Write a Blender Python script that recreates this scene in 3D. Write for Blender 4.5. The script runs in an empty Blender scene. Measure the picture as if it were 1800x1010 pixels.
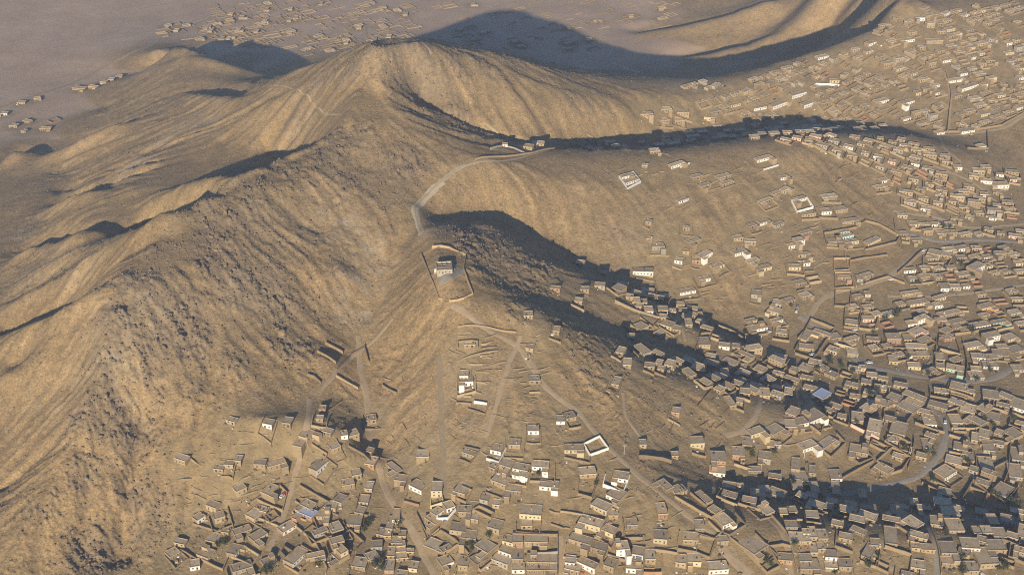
import bpy, math, random
import numpy as np

# ------------------------------------------------------------------ camera, sky, sun, exposure
S = bpy.context.scene
COL = S.collection
CAM_H = 480.0                      # metres above the town
PITCH = math.radians(30.4)         # the lens looks down by this much
FPX = 2170.0                       # focal length in photo pixels (photo 1800 x 1010)
SUN_EL = math.radians(15.5)
SUN_AZ = math.radians(8.0)         # shadows fall away along +Y, turned this much to +X

cam_data = bpy.data.cameras.new('camera')
cam = bpy.data.objects.new('camera', cam_data)
COL.objects.link(cam)
cam.location = (0, 0, CAM_H)
cam.rotation_euler = (math.pi / 2 - PITCH, 0, 0)
cam_data.sensor_width = 36.0
cam_data.lens = 36.0 * FPX / 1800.0
cam_data.clip_start = 1.0
cam_data.clip_end = 60000.0
S.camera = cam

W = bpy.data.worlds.new('World')
S.world = W
W.use_nodes = True
nt = W.node_tree
sky = nt.nodes.new('ShaderNodeTexSky')
sky.sky_type = 'NISHITA'
sky.sun_disc = False
sky.sun_elevation = SUN_EL
sky.sun_rotation = math.pi + SUN_AZ
sky.altitude = 1800
sky.air_density = 1.0
sky.dust_density = 0.6
sky.ozone_density = 5.0
nt.links.new(sky.outputs[0], nt.nodes['Background'].inputs[0])
nt.nodes['Background'].inputs[1].default_value = 0.095

sun_data = bpy.data.lights.new('sun', 'SUN')
sun_data.energy = 5.0
sun_data.angle = math.radians(0.55)
sun_data.color = (1.0, 0.855, 0.605)
sun = bpy.data.objects.new('sun', sun_data)
COL.objects.link(sun)
sun.rotation_euler = (math.pi / 2 - SUN_EL, 0, -SUN_AZ)

S.view_settings.view_transform = 'Standard'
S.view_settings.look = 'None'
S.view_settings.exposure = 0.62
S.view_settings.gamma = 1.0
S.view_settings.use_curve_mapping = False
try:
    S.cycles.use_denoising = False
    S.cycles.filter_width = 1.1
    S.cycles.max_bounces = 5
    S.cycles.diffuse_bounces = 3
    S.cycles.volume_bounces = 1
    S.cycles.transparent_max_bounces = 6
except Exception:
    pass

# ------------------------------------------------------------------ photo pixel -> point at a known height
ca, sa = math.cos(PITCH), math.sin(PITCH)

def ray(px, py):
    u = (np.asarray(px, float) - 900.0) / FPX
    v = (505.0 - np.asarray(py, float)) / FPX
    return u, ca + v * sa, -sa + v * ca          # direction x, y, z

def at_height(px, py, z):
    dx, dy, dz = ray(px, py)
    t = (np.asarray(z, float) - CAM_H) / dz
    return dx * t, dy * t

# ------------------------------------------------------------------ noise
def _hash(ix, iy, seed):
    n = (ix.astype(np.int64) * 374761393 + iy.astype(np.int64) * 668265263 + seed * 1442695041) & 0xFFFFFFFF
    n = ((n ^ (n >> 13)) * 1274126177) & 0xFFFFFFFF
    n = n ^ (n >> 16)
    return (n & 0xFFFF) / 32767.5 - 1.0

def vnoise(x, y, seed=0):
    ix, iy = np.floor(x), np.floor(y)
    fx, fy = x - ix, y - iy
    fx = fx * fx * fx * (fx * (fx * 6 - 15) + 10)
    fy = fy * fy * fy * (fy * (fy * 6 - 15) + 10)
    a = _hash(ix, iy, seed); b = _hash(ix + 1, iy, seed)
    c = _hash(ix, iy + 1, seed); d = _hash(ix + 1, iy + 1, seed)
    return a + (b - a) * fx + (c - a) * fy + (a - b - c + d) * fx * fy

def fbm(x, y, scale, octaves, seed=0, ridged=False, gain=0.5):
    out = np.zeros_like(x); amp = 1.0; tot = 0.0
    f = 1.0 / scale
    for o in range(octaves):
        co, si = math.cos(o * 1.3 + seed), math.sin(o * 1.3 + seed)
        n = vnoise((x * co - y * si) * f + 17.3 * o, (x * si + y * co) * f - 9.1 * o, seed * 31 + o)
        if ridged:
            n = 1.0 - 2.0 * np.abs(n)
        out += amp * n; tot += amp; amp *= gain; f *= 2.03
    return out / tot

def smooth(e0, e1, v):
    t = np.clip((v - e0) / (e1 - e0), 0, 1)
    return t * t * (3 - 2 * t)
# ------------------------------------------------------------------ terrain: ridge and valley lines read from the photograph, each with its height
LINES = [
 # main peak and the crest that runs from it to the town saddle
 [(600,103,110),(660,92,130),(740,101,122),(800,106,112),(870,105,102),(960,130,82),(1050,150,62),(1120,165,50),(1190,180,38)],
 # crest from the main peak toward the near left
 [(660,92,130),(642,150,112),(605,235,98),(560,262,95),(500,288,95),(420,318,97),(340,370,90),(270,440,85),(240,490,82),(195,570,70),(180,650,54),(140,760,34),(75,880,16),(0,990,0)],
 # left skyline of the main hill
 [(600,103,110),(530,135,84),(480,152,70),(425,184,54),(380,207,40),(300,262,32),(240,295,24),(190,320,16)],
 # spur with the lens-shaped shadow behind it, lower ground behind the crest
 [(560,262,95),(520,282,95),(480,301,94),(410,320,86),(370,328,73),(330,337,60),(285,350,46),(235,372,34),(160,408,38),(100,425,18),(40,441,0)],
 [(525,252,60),(490,263,48),(455,278,44),(425,297,46)],
 [(520,300,58),(490,318,44),(455,332,38),(425,338,42)],
 # its far end and the notch behind
 [(130,403,24),(75,410,2),(45,428,-4)],
 [(140,425,22),(80,440,2)],
 # next spur and its notch
 [(420,318,97),(360,347,95),(300,376,92),(236,402,75),(160,440,52),(80,500,27),(0,546,8)],
 [(350,368,62),(320,386,48),(285,402,36),(250,416,26)],
 # spur below with the thin shadow
 [(270,440,85),(200,472,71),(165,516,72),(90,556,49),(0,593,25)],
 [(155,506,50),(110,530,34),(60,555,20),(10,580,4)],
 [(180,650,54),(100,680,36),(0,740,14)],
 [(140,760,34),(60,800,16),(0,850,4)],
 # far-left spurs falling to the plain
 [(345,88,2),(333,120,1),(318,150,2),(275,195,0),(205,218,-2),(130,254,-20),(80,267,-31),(30,268,-30),(0,287,-38)],
 [(170,222,-32),(110,243,-40),(160,250,-34)],
 [(345,88,2),(385,107,-4),(440,122,-4),(500,140,4)],
 [(335,158,12),(375,168,30),(425,184,54)],
 [(345,125,-28),(400,143,-34),(450,125,-42),(480,105,-46),(420,90,-48),(380,130,-30)],
 [(280,88,-30),(300,85,-24),(345,88,2)],
 [(240,330,36),(165,335,20),(130,348,8),(95,358,-7),(0,392,-18)],
 [(150,325,-4),(115,336,-18),(140,350,-6)],
 [(90,380,-2),(90,300,-27),(0,340,-28),(0,440,-9),(0,500,1)],
 # ravine between the left hill and the fort hill
 [(735,386,71),(690,460,58),(650,560,43),(630,620,36),(642,700,25),(658,800,12),(690,890,6),(740,980,0)],
 # fort hill
 [(735,386,71),(765,420,77),(790,480,79),(805,540,70),(810,600,59),(815,700,43),(810,800,29),(800,900,16),(800,1010,3)],
 [(735,386,71),(725,345,76),(745,325,78),(800,300,79),(850,287,78)],
 [(640,300,86),(690,330,80),(725,345,76)],
 # fort ridge to the right, its hollow, the rocky ridge behind and the valley behind that
 [(790,480,79),(830,510,74),(950,572,62),(1080,622,43),(1180,662,29),(1300,705,14),(1420,740,4)],
 [(850,480,71),(930,520,58),(1000,545,46),(1100,585,28),(1200,620,14),(1300,655,4),(1450,695,-6)],
 [(735,386,71),(800,398,73),(860,397,68),(920,437,58),(1020,490,43),(1120,532,28),(1200,572,17),(1300,606,7)],
 [(760,376,66),(850,370,57),(920,404,44),(1000,446,33),(1100,490,21),(1250,572,3),(1400,642,-4)],
 # long bare slope behind and its crest
 [(850,287,78),(930,273,70),(1050,268,60),(1160,266,55),(1250,258,54),(1330,252,53),(1400,246,50),(1480,240,44),(1600,240,33),(1700,272,20)],
 [(900,340,62),(1000,322,60),(1150,350,46),(1300,330,44),(1500,300,33)],
 [(1000,382,47),(1150,450,26),(1300,480,15),(1300,400,30),(1500,400,18),(1500,500,5)],
 # valley behind that crest
 [(945,246,60),(1000,244,47),(1100,241,31),(1200,236,22),(1300,222,18),(1450,213,15),(1580,220,17),(1680,240,14)],
 [(740,160,98),(800,195,86),(880,232,70),(945,246,60)],
 [(900,180,82),(1000,195,64),(1100,205,45)],
 # town hill, its crest and the slope
 [(1190,180,38),(1250,160,37),(1350,120,40),(1450,88,46),(1540,50,56),(1568,10,70),(1580,-30,84)],
 [(1300,150,-5),(1400,125,2),(1500,90,22),(1550,50,42),(1590,0,66)],
 [(1400,190,22),(1600,180,26),(1790,160,30)],
 [(1450,130,36),(1600,110,43),(1790,90,46)],
 [(1620,40,62),(1700,20,64),(1790,10,62)],
 # foot behind the town crest, far mountain flank with its spurs
 [(1190,150,-28),(1260,125,-34),(1350,95,-34),(1450,70,-20),(1510,35,16),(1548,0,44)],
 [(1100,60,-47),(1130,98,-44),(1200,112,-42)],[(1460,40,-4),(1500,10,24)],
 [(1120,58,-46),(1200,47,-36),(1280,27,-24),(1350,4,-6)],
 [(1200,37,-45),(1280,16,-35),(1345,-8,-18)],
 [(1180,107,-42),(1250,95,-35),(1310,78,-26),(1380,45,-9),(1430,5,17)],
 [(1240,85,-44),(1300,66,-36),(1370,35,-18),(1420,-6,7)],
 [(1460,-30,40),(1500,-60,75)],
 # plain
 [(60,60,-50),(300,20,-52),(550,30,-52),(900,10,-52),(1050,90,-48),(1000,130,-44),(900,70,-50),(1080,10,-48)],
 [(40,180,-46),(150,150,-47),(230,130,-47),(560,80,-50)],
 [(0,240,-44),(100,200,-45),(180,190,-44)],
 # left flank and lower left
 [(450,480,72),(520,600,48),(560,700,34),(580,640,40)],
 [(330,560,66),(330,700,43),(420,640,50)],
 [(500,800,22),(400,830,22),(300,800,26),(250,740,34)],
 [(470,745,37),(540,737,34),(600,757,28),(645,795,19)],
 [(500,714,36),(560,718,31),(620,742,24)],
 [(300,900,9),(420,900,8),(560,900,7),(420,1000,-1),(600,990,0),(200,980,-2)],
 [(600,480,62),(560,400,74),(600,330,85),(680,420,66)],
 [(700,620,38),(720,760,24),(740,880,12)],
 # right part of the fort nose, the hollow with the long shadow, the town below
 [(880,570,63),(960,660,49),(1020,725,38),(1090,800,29),(1160,862,21),(1240,910,13),(1340,930,8),(1500,938,3),(1650,946,-3),(1790,952,-7)],
 [(1110,745,32),(1200,808,16),(1300,850,2),(1450,875,-9),(1600,885,-14),(1750,895,-17)],
 [(900,1000,6),(1000,900,20),(1000,1000,8),(1200,1000,4),(1400,1005,-1),(1700,1000,-9)],
 [(1400,800,-2),(1600,780,-9),(1790,700,-13),(1790,850,-17),(1600,700,-8)],
 [(1500,600,-4),(1650,600,-7),(1790,500,-4),(1650,480,2),(1790,300,6),(1650,350,16)],
 # below and beside the frame
 [(0,1120,-8),(300,1120,-12),(600,1120,-12),(900,1120,-8),(1200,1120,-8),(1500,1120,-12),(1800,1120,-16)],
 [(-180,250,-42),(-200,400,-34),(-250,550,-16),(-300,700,-4),(-300,900,-8)],
 [(2000,150,30),(2050,300,4),(2050,500,-6),(2100,750,-14),(2100,950,-20)],
]
ctrl = []
for L in LINES:
    a = np.array(L, float)
    X, Y = at_height(a[:, 0], a[:, 1], a[:, 2])
    for i in range(len(L)):
        ctrl.append((X[i], Y[i], a[i, 2]))
        if i + 1 < len(L):
            d = math.hypot(X[i+1] - X[i], Y[i+1] - Y[i])
            n = int(d // 22)
            for k in range(1, n + 1):
                f = k / (n + 1)
                ctrl.append((X[i] + (X[i+1]-X[i]) * f, Y[i] + (Y[i+1]-Y[i]) * f, a[i, 2] + (a[i+1, 2]-a[i, 2]) * f))
for x in range(-1600, 1700, 320):                  # the plain and the far side out of the frame
    ctrl.append((x, 2300, -50.0 if x < 600 else 40.0))
    ctrl.append((x, 300, -30.0))
for x, y, z in ((-900,700,-44),(-900,1100,-48),(-1000,1600,-50),(-600,1700,-50),(0,1900,-50),(1000,600,-18),(1000,900,0),(1000,1300,40),(1000,1700,110),(620,1750,60),(760,1500,70),(-600,480,-30),(800,420,-26)):
    ctrl.append((x, y, z))
ctrl = np.array(ctrl)
# merge points that fall closer than 7 m
keep = []
for c in ctrl:
    if all((c[0]-k[0])**2 + (c[1]-k[1])**2 > 49 for k in keep):
        keep.append(c)
ctrl = np.array(keep)
NC = len(ctrl)
C2 = 5.0 ** 2
def _phi(r2):
    return np.sqrt(r2 + C2)
D2 = (ctrl[:, None, 0]-ctrl[None, :, 0])**2 + (ctrl[:, None, 1]-ctrl[None, :, 1])**2
A = np.zeros((NC + 3, NC + 3))
A[:NC, :NC] = _phi(D2) - np.eye(NC) * 1.0
A[:NC, NC] = 1; A[:NC, NC+1] = ctrl[:, 0] / 1000; A[:NC, NC+2] = ctrl[:, 1] / 1000
A[NC:, :NC] = A[:NC, NC:].T
wts = np.linalg.solve(A, np.concatenate([ctrl[:, 2], np.zeros(3)]))

GX0, GX1, GY0, GY1, GS = -1000.0, 1000.0, 300.0, 2300.0, 4.0       # base height raster
gx = np.arange(GX0, GX1 + GS, GS); gy = np.arange(GY0, GY1 + GS, GS)
GX, GY = np.meshgrid(gx, gy)
base = np.zeros_like(GX)
for r in range(0, GX.shape[0], 20):
    xx, yy = GX[r:r+20].ravel(), GY[r:r+20].ravel()
    ph = _phi((xx[:, None]-ctrl[None, :, 0])**2 + (yy[:, None]-ctrl[None, :, 1])**2)
    base[r:r+20] = (ph @ wts[:NC] + wts[NC] + wts[NC+1]*xx/1000 + wts[NC+2]*yy/1000).reshape(GX[r:r+20].shape)

def raster(arr, x, y):
    fx = np.clip((x - GX0) / GS, 0, arr.shape[1] - 1.001); fy = np.clip((y - GY0) / GS, 0, arr.shape[0] - 1.001)
    ix, iy = fx.astype(int), fy.astype(int); fx = fx - ix; fy = fy - iy
    return arr[iy, ix]*(1-fx)*(1-fy) + arr[iy, ix+1]*fx*(1-fy) + arr[iy+1, ix]*(1-fx)*fy + arr[iy+1, ix+1]*fx*fy
print('control points', NC)
# ------------------------------------------------------------------ what stands where, read from the photograph
# houses: foot of the front wall from end to end in photo pixels, depth in metres, colour code, storeys (2 where given)
HOUSES = [
 # around the ravine track and the bare nose below the fort
 (641,820,657,823,8,'r'),(644,797,652,799,4,'t'),(732,812,754,812,7,'t'),(679,823,698,838,4,'t'),(693,852,714,855,6,'t'),(719,860,741,871,7,'w'),
 (758,875,777,875,9,'y',2),(797,871,817,877,9,'t'),(812,800,833,807,4,'t'),(862,797,880,801,7,'w'),(860,828,869,832,8,'t'),(877,823,897,829,7,'t'),
 (863,851,888,860,7,'t'),(843,884,857,887,6,'g'),(867,893,876,894,5,'t'),(767,911,781,901,5,'w'),(785,900,800,895,6,'w'),(746,918,766,931,5,'t'),
 (856,934,877,940,8,'t'),(806,907,828,908,6,'t'),(822,917,840,920,6,'t'),(790,938,818,942,7,'t'),(602,862,624,858,6,'t'),(641,865,654,866,7,'t'),
 (631,888,647,889,7,'g'),(624,905,638,908,6,'t'),(610,927,634,928,9,'t'),(692,921,700,921,10,'w'),(678,935,690,936,11,'t'),(662,944,672,946,6,'r'),
 (674,947,687,947,5,'t'),(702,948,712,948,5,'t'),
 (992,797,1026,797,6,'y'),(935,826,964,828,6,'w'),(901,829,927,834,6,'w'),(900,840,927,846,5,'w'),(948,861,981,864,6,'w'),(889,868,915,871,6,'t'),
 (1019,841,1048,839,7,'t'),(1076,845,1103,849,7,'w'),(1065,876,1088,887,9,'w'),(1076,892,1088,896,4,'g'),(1038,894,1066,906,7,'y'),(1070,912,1086,912,6,'t'),
 (1016,925,1054,936,7,'y'),(1056,937,1077,946,6,'y'),(913,912,951,915,9,'y'),(916,930,935,930,5,'t'),(1156,913,1173,912,10,'r'),(1102,930,1121,929,6,'t'),
 (1154,850,1171,865,5,'t'),(1187,872,1202,866,6,'t'),(1124,787,1136,787,5,'t'),(1180,806,1192,806,4,'t'),(894,788,914,789,6,'t'),
 (816,612,835,611,3,'t'),(924,617,937,619,5,'t'),(808,669,823,669,6,'w'),(807,679,832,678,5,'w'),(930,676,949,675,6,'t'),(978,746,993,746,6,'w'),
 (995,742,1013,738,6,'t'),(928,764,947,764,6,'w'),(972,587,983,588,6,'t'),(921,560,936,560,6,'t'),(967,511,984,513,4,'r'),(1012,466,1026,468,5,'t'),
 (1020,513,1035,514,5,'t'),(1045,507,1063,508,5,'g'),(1055,484,1065,485,5,'t'),(1010,534,1023,535,5,'t'),(1112,484,1148,485,6,'w'),
 # lower left quarter
 (348,922,362,913,5,'w'),(363,896,380,902,5,'t'),(473,878,491,862,6,'t'),(448,919,464,906,7,'t'),(458,903,467,905,4,'t'),(447,956,471,942,6,'y'),
 (498,941,522,927,6,'w'),(528,892,545,900,6,'t'),(523,905,548,915,6,'rb'),(515,997,542,972,7,'w'),(582,977,597,990,7,'w'),(415,980,427,963,6,'w'),
 (366,986,380,972,8,'t'),(380,958,388,943,6,'w'),(389,940,402,942,4,'t'),(307,961,325,965,4,'t'),(300,985,318,975,6,'t'),(570,897,590,900,6,'t'),
 (586,885,600,890,7,'g'),(556,913,580,913,6,'t'),(585,942,605,935,8,'t'),(584,798,600,792,8,'t'),(557,836,578,818,6,'w'),(540,778,554,765,6,'t'),
 (600,773,612,771,5,'w'),(614,775,632,770,6,'t'),(645,746,662,744,6,'t'),(556,742,568,742,4,'t'),(562,724,571,724,4,'t'),(462,751,478,754,5,'w'),
 (496,751,511,753,6,'t'),(398,744,413,748,4,'t'),(307,812,326,818,5,'t'),(395,822,410,823,4,'t'),(412,817,424,818,5,'t'),(447,824,467,825,5,'t'),
 (530,794,550,768,6,'t'),(417,873,435,865,5,'t'),(376,830,392,832,4,'t'),(468,1002,490,992,7,'t'),(335,1003,352,1000,6,'w'),(620,845,636,842,6,'t'),
 # bottom middle
 (688,960,706,960,6,'t'),(697,966,713,964,4,'t'),(652,968,672,967,6,'g'),(681,983,693,983,8,'t'),(697,975,713,974,4,'t'),(697,987,716,985,5,'t'),
 (676,1008,692,1008,9,'r'),(718,1004,733,1006,6,'y'),(717,975,725,975,3,'t'),(600,985,613,978,7,'y',2),(618,1000,642,1003,8,'t'),(766,972,779,957,8,'t'),
 (810,952,836,955,7,'t'),(834,966,857,980,8,'t'),(838,1000,856,990,7,'t'),(883,957,902,962,6,'y'),(876,974,898,982,6,'w'),(864,990,892,1000,6,'g'),
 (777,1001,798,993,7,'w'),(805,1002,822,1004,8,'t'),(779,975,796,967,4,'t'),(922,960,962,961,7,'t'),(901,962,919,962,9,'r'),(926,996,979,997,7,'t'),
 (900,990,919,991,9,'t'),(900,1008,922,1008,6,'w'),(926,1009,973,1009,5,'t'),(999,954,1037,965,6,'t'),(1037,969,1063,976,6,'t'),(993,994,1010,996,6,'w'),
 (1013,994,1045,1008,5,'w'),(992,1006,1018,1012,6,'t'),(1060,1000,1078,1006,7,'t'),(1083,980,1106,978,7,'w',2),(1108,981,1130,985,7,'b'),(1134,991,1152,991,8,'t'),
 (1100,1007,1127,1009,7,'w'),(1148,955,1172,957,8,'y'),(1187,996,1205,998,7,'t'),
 # lower right
 (1190,872,1208,866,6,'t'),(1221,869,1243,888,4,'t'),(1243,898,1258,908,5,'t'),(1270,930,1289,922,9,'w'),(1222,936,1238,936,8,'t'),(1200,957,1227,958,7,'t'),
 (1208,995,1232,996,7,'y'),(1245,1010,1280,1008,7,'w'),(1260,958,1280,957,5,'t'),(1325,983,1350,966,13,'t'),(1367,990,1392,992,6,'r'),(1388,956,1413,957,8,'t'),
 (1381,931,1402,931,6,'t'),(1330,894,1347,909,6,'t'),(1318,874,1345,878,6,'w'),(1348,870,1375,880,7,'g'),(1417,890,1445,900,6,'t'),(1398,875,1415,882,5,'t'),
 (1297,860,1305,860,3,'w'),(1391,863,1411,864,9,'t'),(1426,870,1441,870,10,'t'),(1371,908,1384,908,5,'t'),(1387,905,1401,904,5,'t'),(1417,913,1439,914,6,'t'),
 (1425,950,1435,950,9,'t'),(1438,952,1455,952,8,'t'),(1415,957,1424,957,6,'t'),(1425,978,1436,978,8,'t'),(1438,971,1450,971,6,'t'),(1405,992,1427,992,6,'t'),
 (1406,1008,1440,1008,8,'t'),(1412,942,1423,942,4,'w'),
 (1463,872,1477,873,12,'t'),(1510,878,1522,879,8,'g'),(1473,902,1504,909,6,'t'),(1506,909,1537,920,6,'t'),(1562,900,1584,916,7,'t'),(1584,918,1608,934,8,'t'),
 (1600,891,1614,892,6,'t'),(1612,898,1636,900,4,'t'),(1641,890,1672,894,7,'p'),(1647,870,1670,876,7,'t'),(1742,866,1767,878,12,'w'),(1656,908,1687,910,8,'b'),
 (1635,925,1657,928,8,'t'),(1668,937,1695,937,11,'t'),(1713,941,1723,941,6,'t'),(1727,941,1744,941,6,'t'),(1740,925,1756,925,9,'t'),(1746,947,1769,948,8,'t'),
 (1758,918,1780,922,6,'w'),(1786,945,1803,950,12,'t'),(1555,958,1577,961,15,'t'),(1602,968,1617,969,5,'t'),(1618,971,1643,972,5,'t'),(1512,984,1528,990,13,'t'),
 (1531,963,1548,964,6,'t'),(1690,968,1722,970,9,'w'),(1735,972,1769,972,9,'t'),(1654,978,1682,979,10,'t'),(1655,996,1675,997,6,'t'),(1722,1000,1756,998,14,'t'),
 (1600,1003,1625,1007,7,'t'),(1450,985,1471,986,6,'w'),(1450,1003,1471,1004,5,'w'),(1474,1003,1496,1004,7,'t'),(1693,1010,1720,1010,8,'t'),
 (1283,721,1294,719,11,'t'),(1295,711,1304,712,5,'t'),(1300,695,1318,697,6,'r'),(1335,699,1353,700,9,'t'),(1378,696,1392,698,8,'t'),(1380,729,1397,735,9,'r'),
 (1428,697,1446,706,10,'tb'),(1423,749,1450,737,10,'w'),(1401,752,1421,748,7,'w'),(1380,757,1400,757,8,'t'),(1357,772,1378,761,8,'t'),(1320,772,1344,764,6,'y'),
 (1411,797,1437,788,7,'w'),(1444,795,1470,778,6,'t'),(1304,790,1320,791,9,'t'),(1287,808,1308,809,9,'r'),(1249,822,1275,823,10,'r',2),(1213,788,1238,787,7,'y'),
 (1246,835,1274,838,7,'w'),(1332,812,1354,815,8,'g'),(1348,790,1360,791,6,'t'),(1361,786,1372,787,3,'g'),(1390,830,1405,832,12,'t'),(1423,836,1432,837,8,'t'),
 (1180,730,1194,732,6,'r'),(1395,851,1420,851,10,'t'),(1460,847,1480,847,9,'w'),
 (1496,742,1517,745,10,'t'),(1522,765,1545,770,14,'g',2),(1562,763,1590,770,14,'t'),(1560,778,1578,780,6,'t'),(1492,797,1525,803,8,'t'),(1623,796,1638,797,13,'r'),
 (1675,792,1700,797,8,'y'),(1660,846,1681,833,9,'w'),(1660,815,1688,822,8,'t'),(1692,812,1712,815,9,'t'),(1723,828,1747,830,13,'t'),(1728,796,1748,798,12,'g'),
 (1778,812,1800,815,14,'g'),(1773,842,1797,845,14,'g'),(1624,750,1646,751,11,'w'),(1672,748,1692,748,10,'t'),(1697,738,1724,752,6,'t'),(1630,715,1664,724,6,'t'),
 (1666,708,1692,718,6,'t'),(1533,712,1561,720,8,'t'),(1557,702,1578,710,8,'t'),(1575,716,1605,730,9,'t'),(1590,706,1618,718,5,'t'),(1585,695,1622,710,6,'t'),
 (1510,720,1530,730,8,'t'),(1686,724,1712,731,10,'t'),(1715,720,1732,729,8,'t'),(1727,702,1755,706,10,'t'),(1770,716,1800,726,12,'w'),(1668,685,1698,692,9,'t'),
 (1718,770,1738,775,9,'t'),(1746,765,1760,770,6,'t'),(1762,762,1782,775,9,'t'),(1707,778,1717,780,9,'t'),(1728,738,1757,745,9,'t'),(1535,825,1560,838,7,'t'),
 # ridge town behind the long shadow
 (1075,510,1091,516,8,'t'),(1195,520,1223,515,5,'w'),(1123,523,1137,525,5,'t'),(1147,528,1165,531,5,'t'),(1100,527,1112,528,5,'t'),(1113,534,1125,534,6,'t'),
 (1128,536,1137,536,5,'t'),(1118,543,1126,544,5,'t'),(1133,552,1148,552,7,'w'),(1157,550,1174,550,6,'y'),(1177,552,1188,552,4,'t'),(1188,541,1203,541,5,'t'),
 (1193,551,1207,552,5,'t'),(1205,575,1217,575,8,'t'),(1227,569,1238,569,5,'w'),(1223,558,1235,558,4,'t'),(1157,562,1170,564,5,'t'),(1112,576,1126,584,8,'t'),
 (1160,574,1180,580,7,'y'),(1182,584,1196,586,6,'t'),(1155,595,1170,587,4,'t'),(1102,597,1115,598,5,'t'),(1095,646,1109,647,8,'t'),(1132,648,1150,650,5,'t'),
 (1152,643,1162,645,5,'t'),(1167,645,1182,649,7,'t'),(1156,653,1166,654,4,'t'),(1213,650,1228,655,8,'t'),(1230,657,1239,657,6,'t'),(1235,641,1258,648,6,'t'),
 (1082,623,1095,626,7,'t'),(1113,612,1132,627,6,'g'),(1268,637,1290,646,6,'t'),(1302,652,1311,653,6,'t'),(1323,652,1340,659,7,'t'),(1268,664,1282,664,8,'t'),
 (1075,680,1087,682,9,'t'),(1228,612,1248,612,10,'t'),(1263,613,1282,615,5,'w'),(1287,614,1300,615,5,'t'),(1313,571,1330,567,4,'y'),(1317,586,1349,580,6,'w'),
 (1320,524,1338,526,8,'g'),(1311,624,1340,619,6,'t'),(1348,550,1368,556,7,'y'),(1357,539,1372,541,7,'g'),(1358,571,1376,566,4,'w'),(1363,590,1382,592,6,'t'),
 (1416,602,1429,586,6,'y'),(1404,615,1430,618,6,'t'),(1428,585,1459,596,4,'t'),(1461,600,1478,598,7,'t'),(1452,618,1470,624,6,'y'),(1489,627,1508,628,9,'g'),
 (1485,573,1507,576,7,'y'),(1516,566,1535,566,5,'p'),(1523,602,1545,604,5,'r'),(1402,650,1421,657,8,'t'),(1436,648,1449,655,5,'t'),(1448,660,1467,668,6,'t'),
 (1512,652,1521,652,4,'y'),(1558,604,1583,604,7,'r',2),(1589,602,1602,602,7,'t'),(1608,594,1626,585,7,'p'),(1620,606,1636,599,5,'t'),(1596,575,1612,573,5,'w'),
 (1745,573,1771,568,4,'n'),(1711,580,1741,575,6,'w'),(1732,603,1757,598,6,'w',2),(1726,547,1748,542,6,'o'),(1600,540,1633,535,6,'y'),(1643,543,1656,541,5,'w'),
 (1652,560,1690,552,5,'t'),(1673,573,1697,568,5,'t'),(1660,601,1678,598,5,'r'),(1700,616,1727,611,6,'y'),(1772,602,1788,597,7,'y'),(1592,615,1630,617,6,'t'),
 (1612,630,1633,630,6,'t'),(1592,629,1610,630,5,'w'),(1645,636,1660,637,9,'t'),(1662,652,1693,658,7,'n'),(1645,650,1660,652,6,'y'),(1707,632,1732,634,6,'w'),
 (1706,654,1725,656,5,'r'),(1728,648,1755,649,7,'w'),(1745,628,1772,630,8,'t'),(1778,625,1800,620,8,'t'),(1562,640,1578,641,8,'t'),(1596,649,1618,650,6,'y'),
 (1705,668,1730,668,8,'g'),(1780,655,1800,655,7,'g'),
 # bare slope and the quarter above it
 (1100,327,1122,320,5,'w'),(1093,317,1113,312,4,'w'),(1193,359,1210,353,4,'w'),(1218,318,1235,314,5,'t'),(1262,318,1285,312,5,'t'),(1232,333,1250,328,4,'t'),
 (1270,329,1290,323,4,'t'),(1331,287,1357,280,5,'w'),(1372,318,1387,315,4,'w'),(1394,358,1417,352,4,'w'),(1337,362,1358,354,4,'t'),(1359,347,1373,342,4,'t'),
 (1376,341,1387,335,4,'y'),(1336,398,1353,393,5,'w'),(1316,404,1330,400,4,'t'),(1362,402,1378,396,4,'g'),(1398,434,1414,431,6,'w',2),(1386,438,1397,436,4,'w'),
 (1290,425,1306,423,5,'t'),(1308,430,1328,431,5,'t'),(1408,416,1427,411,4,'r'),(1232,460,1252,450,6,'w'),(1216,463,1230,464,5,'r'),(1185,463,1199,465,5,'w'),
 (1200,447,1211,448,4,'t'),(1254,477,1273,470,5,'y'),(1317,468,1335,461,5,'t'),(1330,480,1356,474,5,'y'),(1386,475,1407,475,5,'y'),(1412,468,1424,467,4,'w'),
 (1403,453,1424,451,4,'t'),(1134,394,1145,396,4,'t'),(1146,441,1168,440,6,'g'),(1136,425,1146,426,4,'t'),(1200,406,1212,406,4,'t'),(1128,295,1138,296,4,'t'),
 (1455,431,1480,430,6,'t'),(1477,413,1493,411,4,'c'),(1481,422,1500,418,4,'c'),(1485,432,1509,428,4,'y'),(1526,433,1548,423,5,'y'),(1472,492,1495,492,4,'r'),
 (1506,496,1516,496,6,'g'),(1518,492,1535,487,5,'t'),(1629,448,1652,453,8,'y'),(1653,453,1672,456,7,'t'),(1710,484,1730,474,7,'w',2),(1653,512,1668,512,8,'w'),
 (1586,522,1618,518,4,'t'),(1520,522,1530,522,5,'y'),(920,262,935,264,6,'t'),(935,256,956,257,6,'t'),(883,258,892,258,3,'w'),
 # far upper town
 (1540,185,1562,180,5,'w'),(1585,188,1607,182,5,'w'),(1583,77,1607,74,5,'w'),(1438,106,1457,102,5,'w'),(1392,175,1417,168,5,'w'),(1413,192,1433,185,5,'w'),
 (1355,196,1390,183,5,'w'),(1325,197,1347,193,5,'w'),(1657,112,1677,108,5,'w'),(1667,147,1697,143,5,'w'),(1690,162,1720,153,5,'w'),(1458,146,1475,146,5,'y'),
 (1608,38,1625,38,5,'w'),(1628,78,1657,77,6,'t'),(1690,236,1713,233,6,'w'),(1742,333,1773,332,6,'w'),(1647,238,1660,236,5,'w'),(1550,323,1563,320,5,'w'),
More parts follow.
